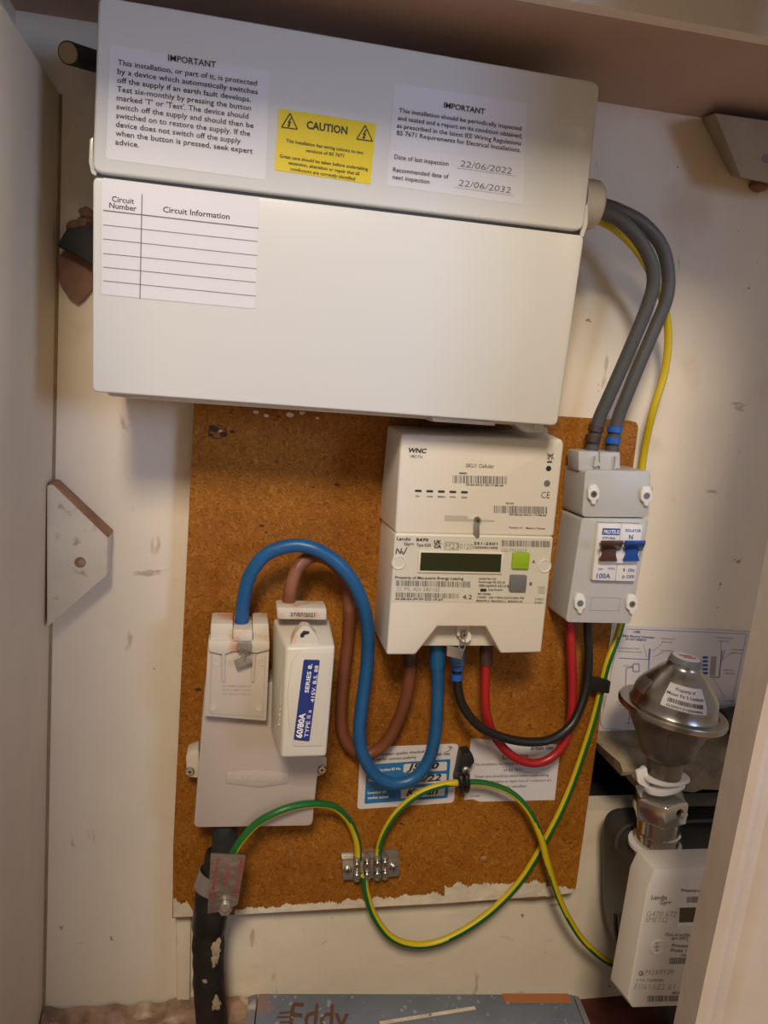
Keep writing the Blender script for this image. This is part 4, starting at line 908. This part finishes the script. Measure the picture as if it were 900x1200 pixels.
o = build('plaster_drip', [lump(c.x, -.003, c.z, .010, .005, .006, 9)], BRICK); tag(o, 'pink plaster lump under the wooden block at the upper right', 'plaster')
# broken hole in the wall at left with grey pipe
c = P(92, 318, -.003)
o = build('broken_patch', [slab([(68, 300), (80, 292), (108, 300), (108, 338), (99, 350), (91, 356), (82, 350), (74, 338), (69, 330)], -.004, -.0005)], BRICK); tag(o, 'brown broken plaster patch beside the left edge of the fuse box', 'plaster')
c = P(95, 288, -.012)
o = build('slate_chip', [slab([(66, 288), (78, 268), (108, 262), (112, 312), (104, 308), (88, 297)], -.016, -.006)], DKGREY, bevel=.001); tag(o, 'dark grey broken slate edge sticking out left of the fuse box', 'slate')
for (x, y_, s, sd) in ((88, 268, .008, 1), (99, 262, .007, 4), (101, 250, .006, 6)):
    c = P(x, y_, -.006); o = build('plaster_crumb', [lump(c.x, -.006, c.z, s, .006, s * .8, sd)], BRICK)
    tag(o, {1: 'brown plaster crumb touching the top of the dark slate, left of the fuse box', 4: 'brown plaster crumb against the fuse box edge just above the slate', 6: 'topmost small plaster crumb at the left edge of the fuse box'}[sd], 'plaster', 'plaster crumbs left of the fuse box')
a = P(80, 62, -.06); b = P(112, 72, -.015)
o = thing('pipe_end', 'dark pipe with a pale cut end at the top left corner', 'pipe', P(80, 75, -.05))
build('pipe', [cyl(a, b, .0082, 20)], DKGREY, o); build('cut_end', [cyl(a + (a - b).normalized() * .0008, a, .0072, 20)], WOODD, o)

# ================================================================== BOX AT THE BOTTOM
ZB = PZ(480, 1165, P(480, 1165, -.10).z).z
BX = thing('carton', 'grey-blue printed carton with water drops on the floor at the bottom', 'box', (P(480, 1165, -.10).x, -.16, ZF))
q = [PZ(303, 1164, ZB), PZ(671, 1165, ZB), PZ(694, 1225, ZB), PZ(296, 1225, ZB)]
build('carton_lid', [loft_pts(q, [Vector((v.x, v.y, ZF)) for v in q])], BOXB, BX, bevel=.001)
for (a, b, c_, d) in (((292, 1167), (302, 1164), (295, 1225), (283, 1225)), ((672, 1165), (679, 1168), (703, 1225), (695, 1225))):
    qq = [PZ(*v, ZB - .001) for v in (a, b, c_, d)]
    build('carton_side', [loft_pts(qq, [Vector((v.x, v.y, ZF)) for v in qq])], BOXS, BX, bevel=.0008)
A = PZ(338, 1204, ZB + .0004); B = PZ(408, 1208, ZB + .0004); upv = (PZ(340, 1183, ZB + .0004) - A)
build('printed_text', [text3('Eddy', A, B, Vector((0, 1, 0)), .0285, .01)], BOXORG, BX)
def zline(a, b, w_):
    A, B = PZ(*a, ZB + .0005), PZ(*b, ZB + .0005); d = (B - A).normalized(); n = Vector((-d.y, d.x, 0)) * w_ / 2
    return ([A - n, B - n, B + n, A + n], [[0, 1, 2, 3]])
build('speed_line', [zline((327, 1187), (343, 1186), .002), zline((324, 1192), (341, 1191.5), .002), zline((328, 1198), (341, 1197.5), .002)], BOXORG, BX)
build('printed_stripe', [zline((445, 1199), (557, 1181), .004)], PAINTDRIP, BX)
build('printed_stripe', [zline((590, 1170), (668, 1170), .012)], mat('orange_print', (.40, .15, .06), .5), BX)
rr_ = random.Random(11)
for i in range(70):
    x = 310 + rr_.random() * 355; y_ = 1167 + rr_.random() ** 1.2 * 33; c = PZ(x, y_, ZB); s = .0007 + .0018 * rr_.random() ** 3
    d = lathe(c, (0, 0, 1), [(0, s), (s * .35, s * .8), (s * .55, s * .3)], 10)
    o = build('water_drop', [d], DROP, BX)
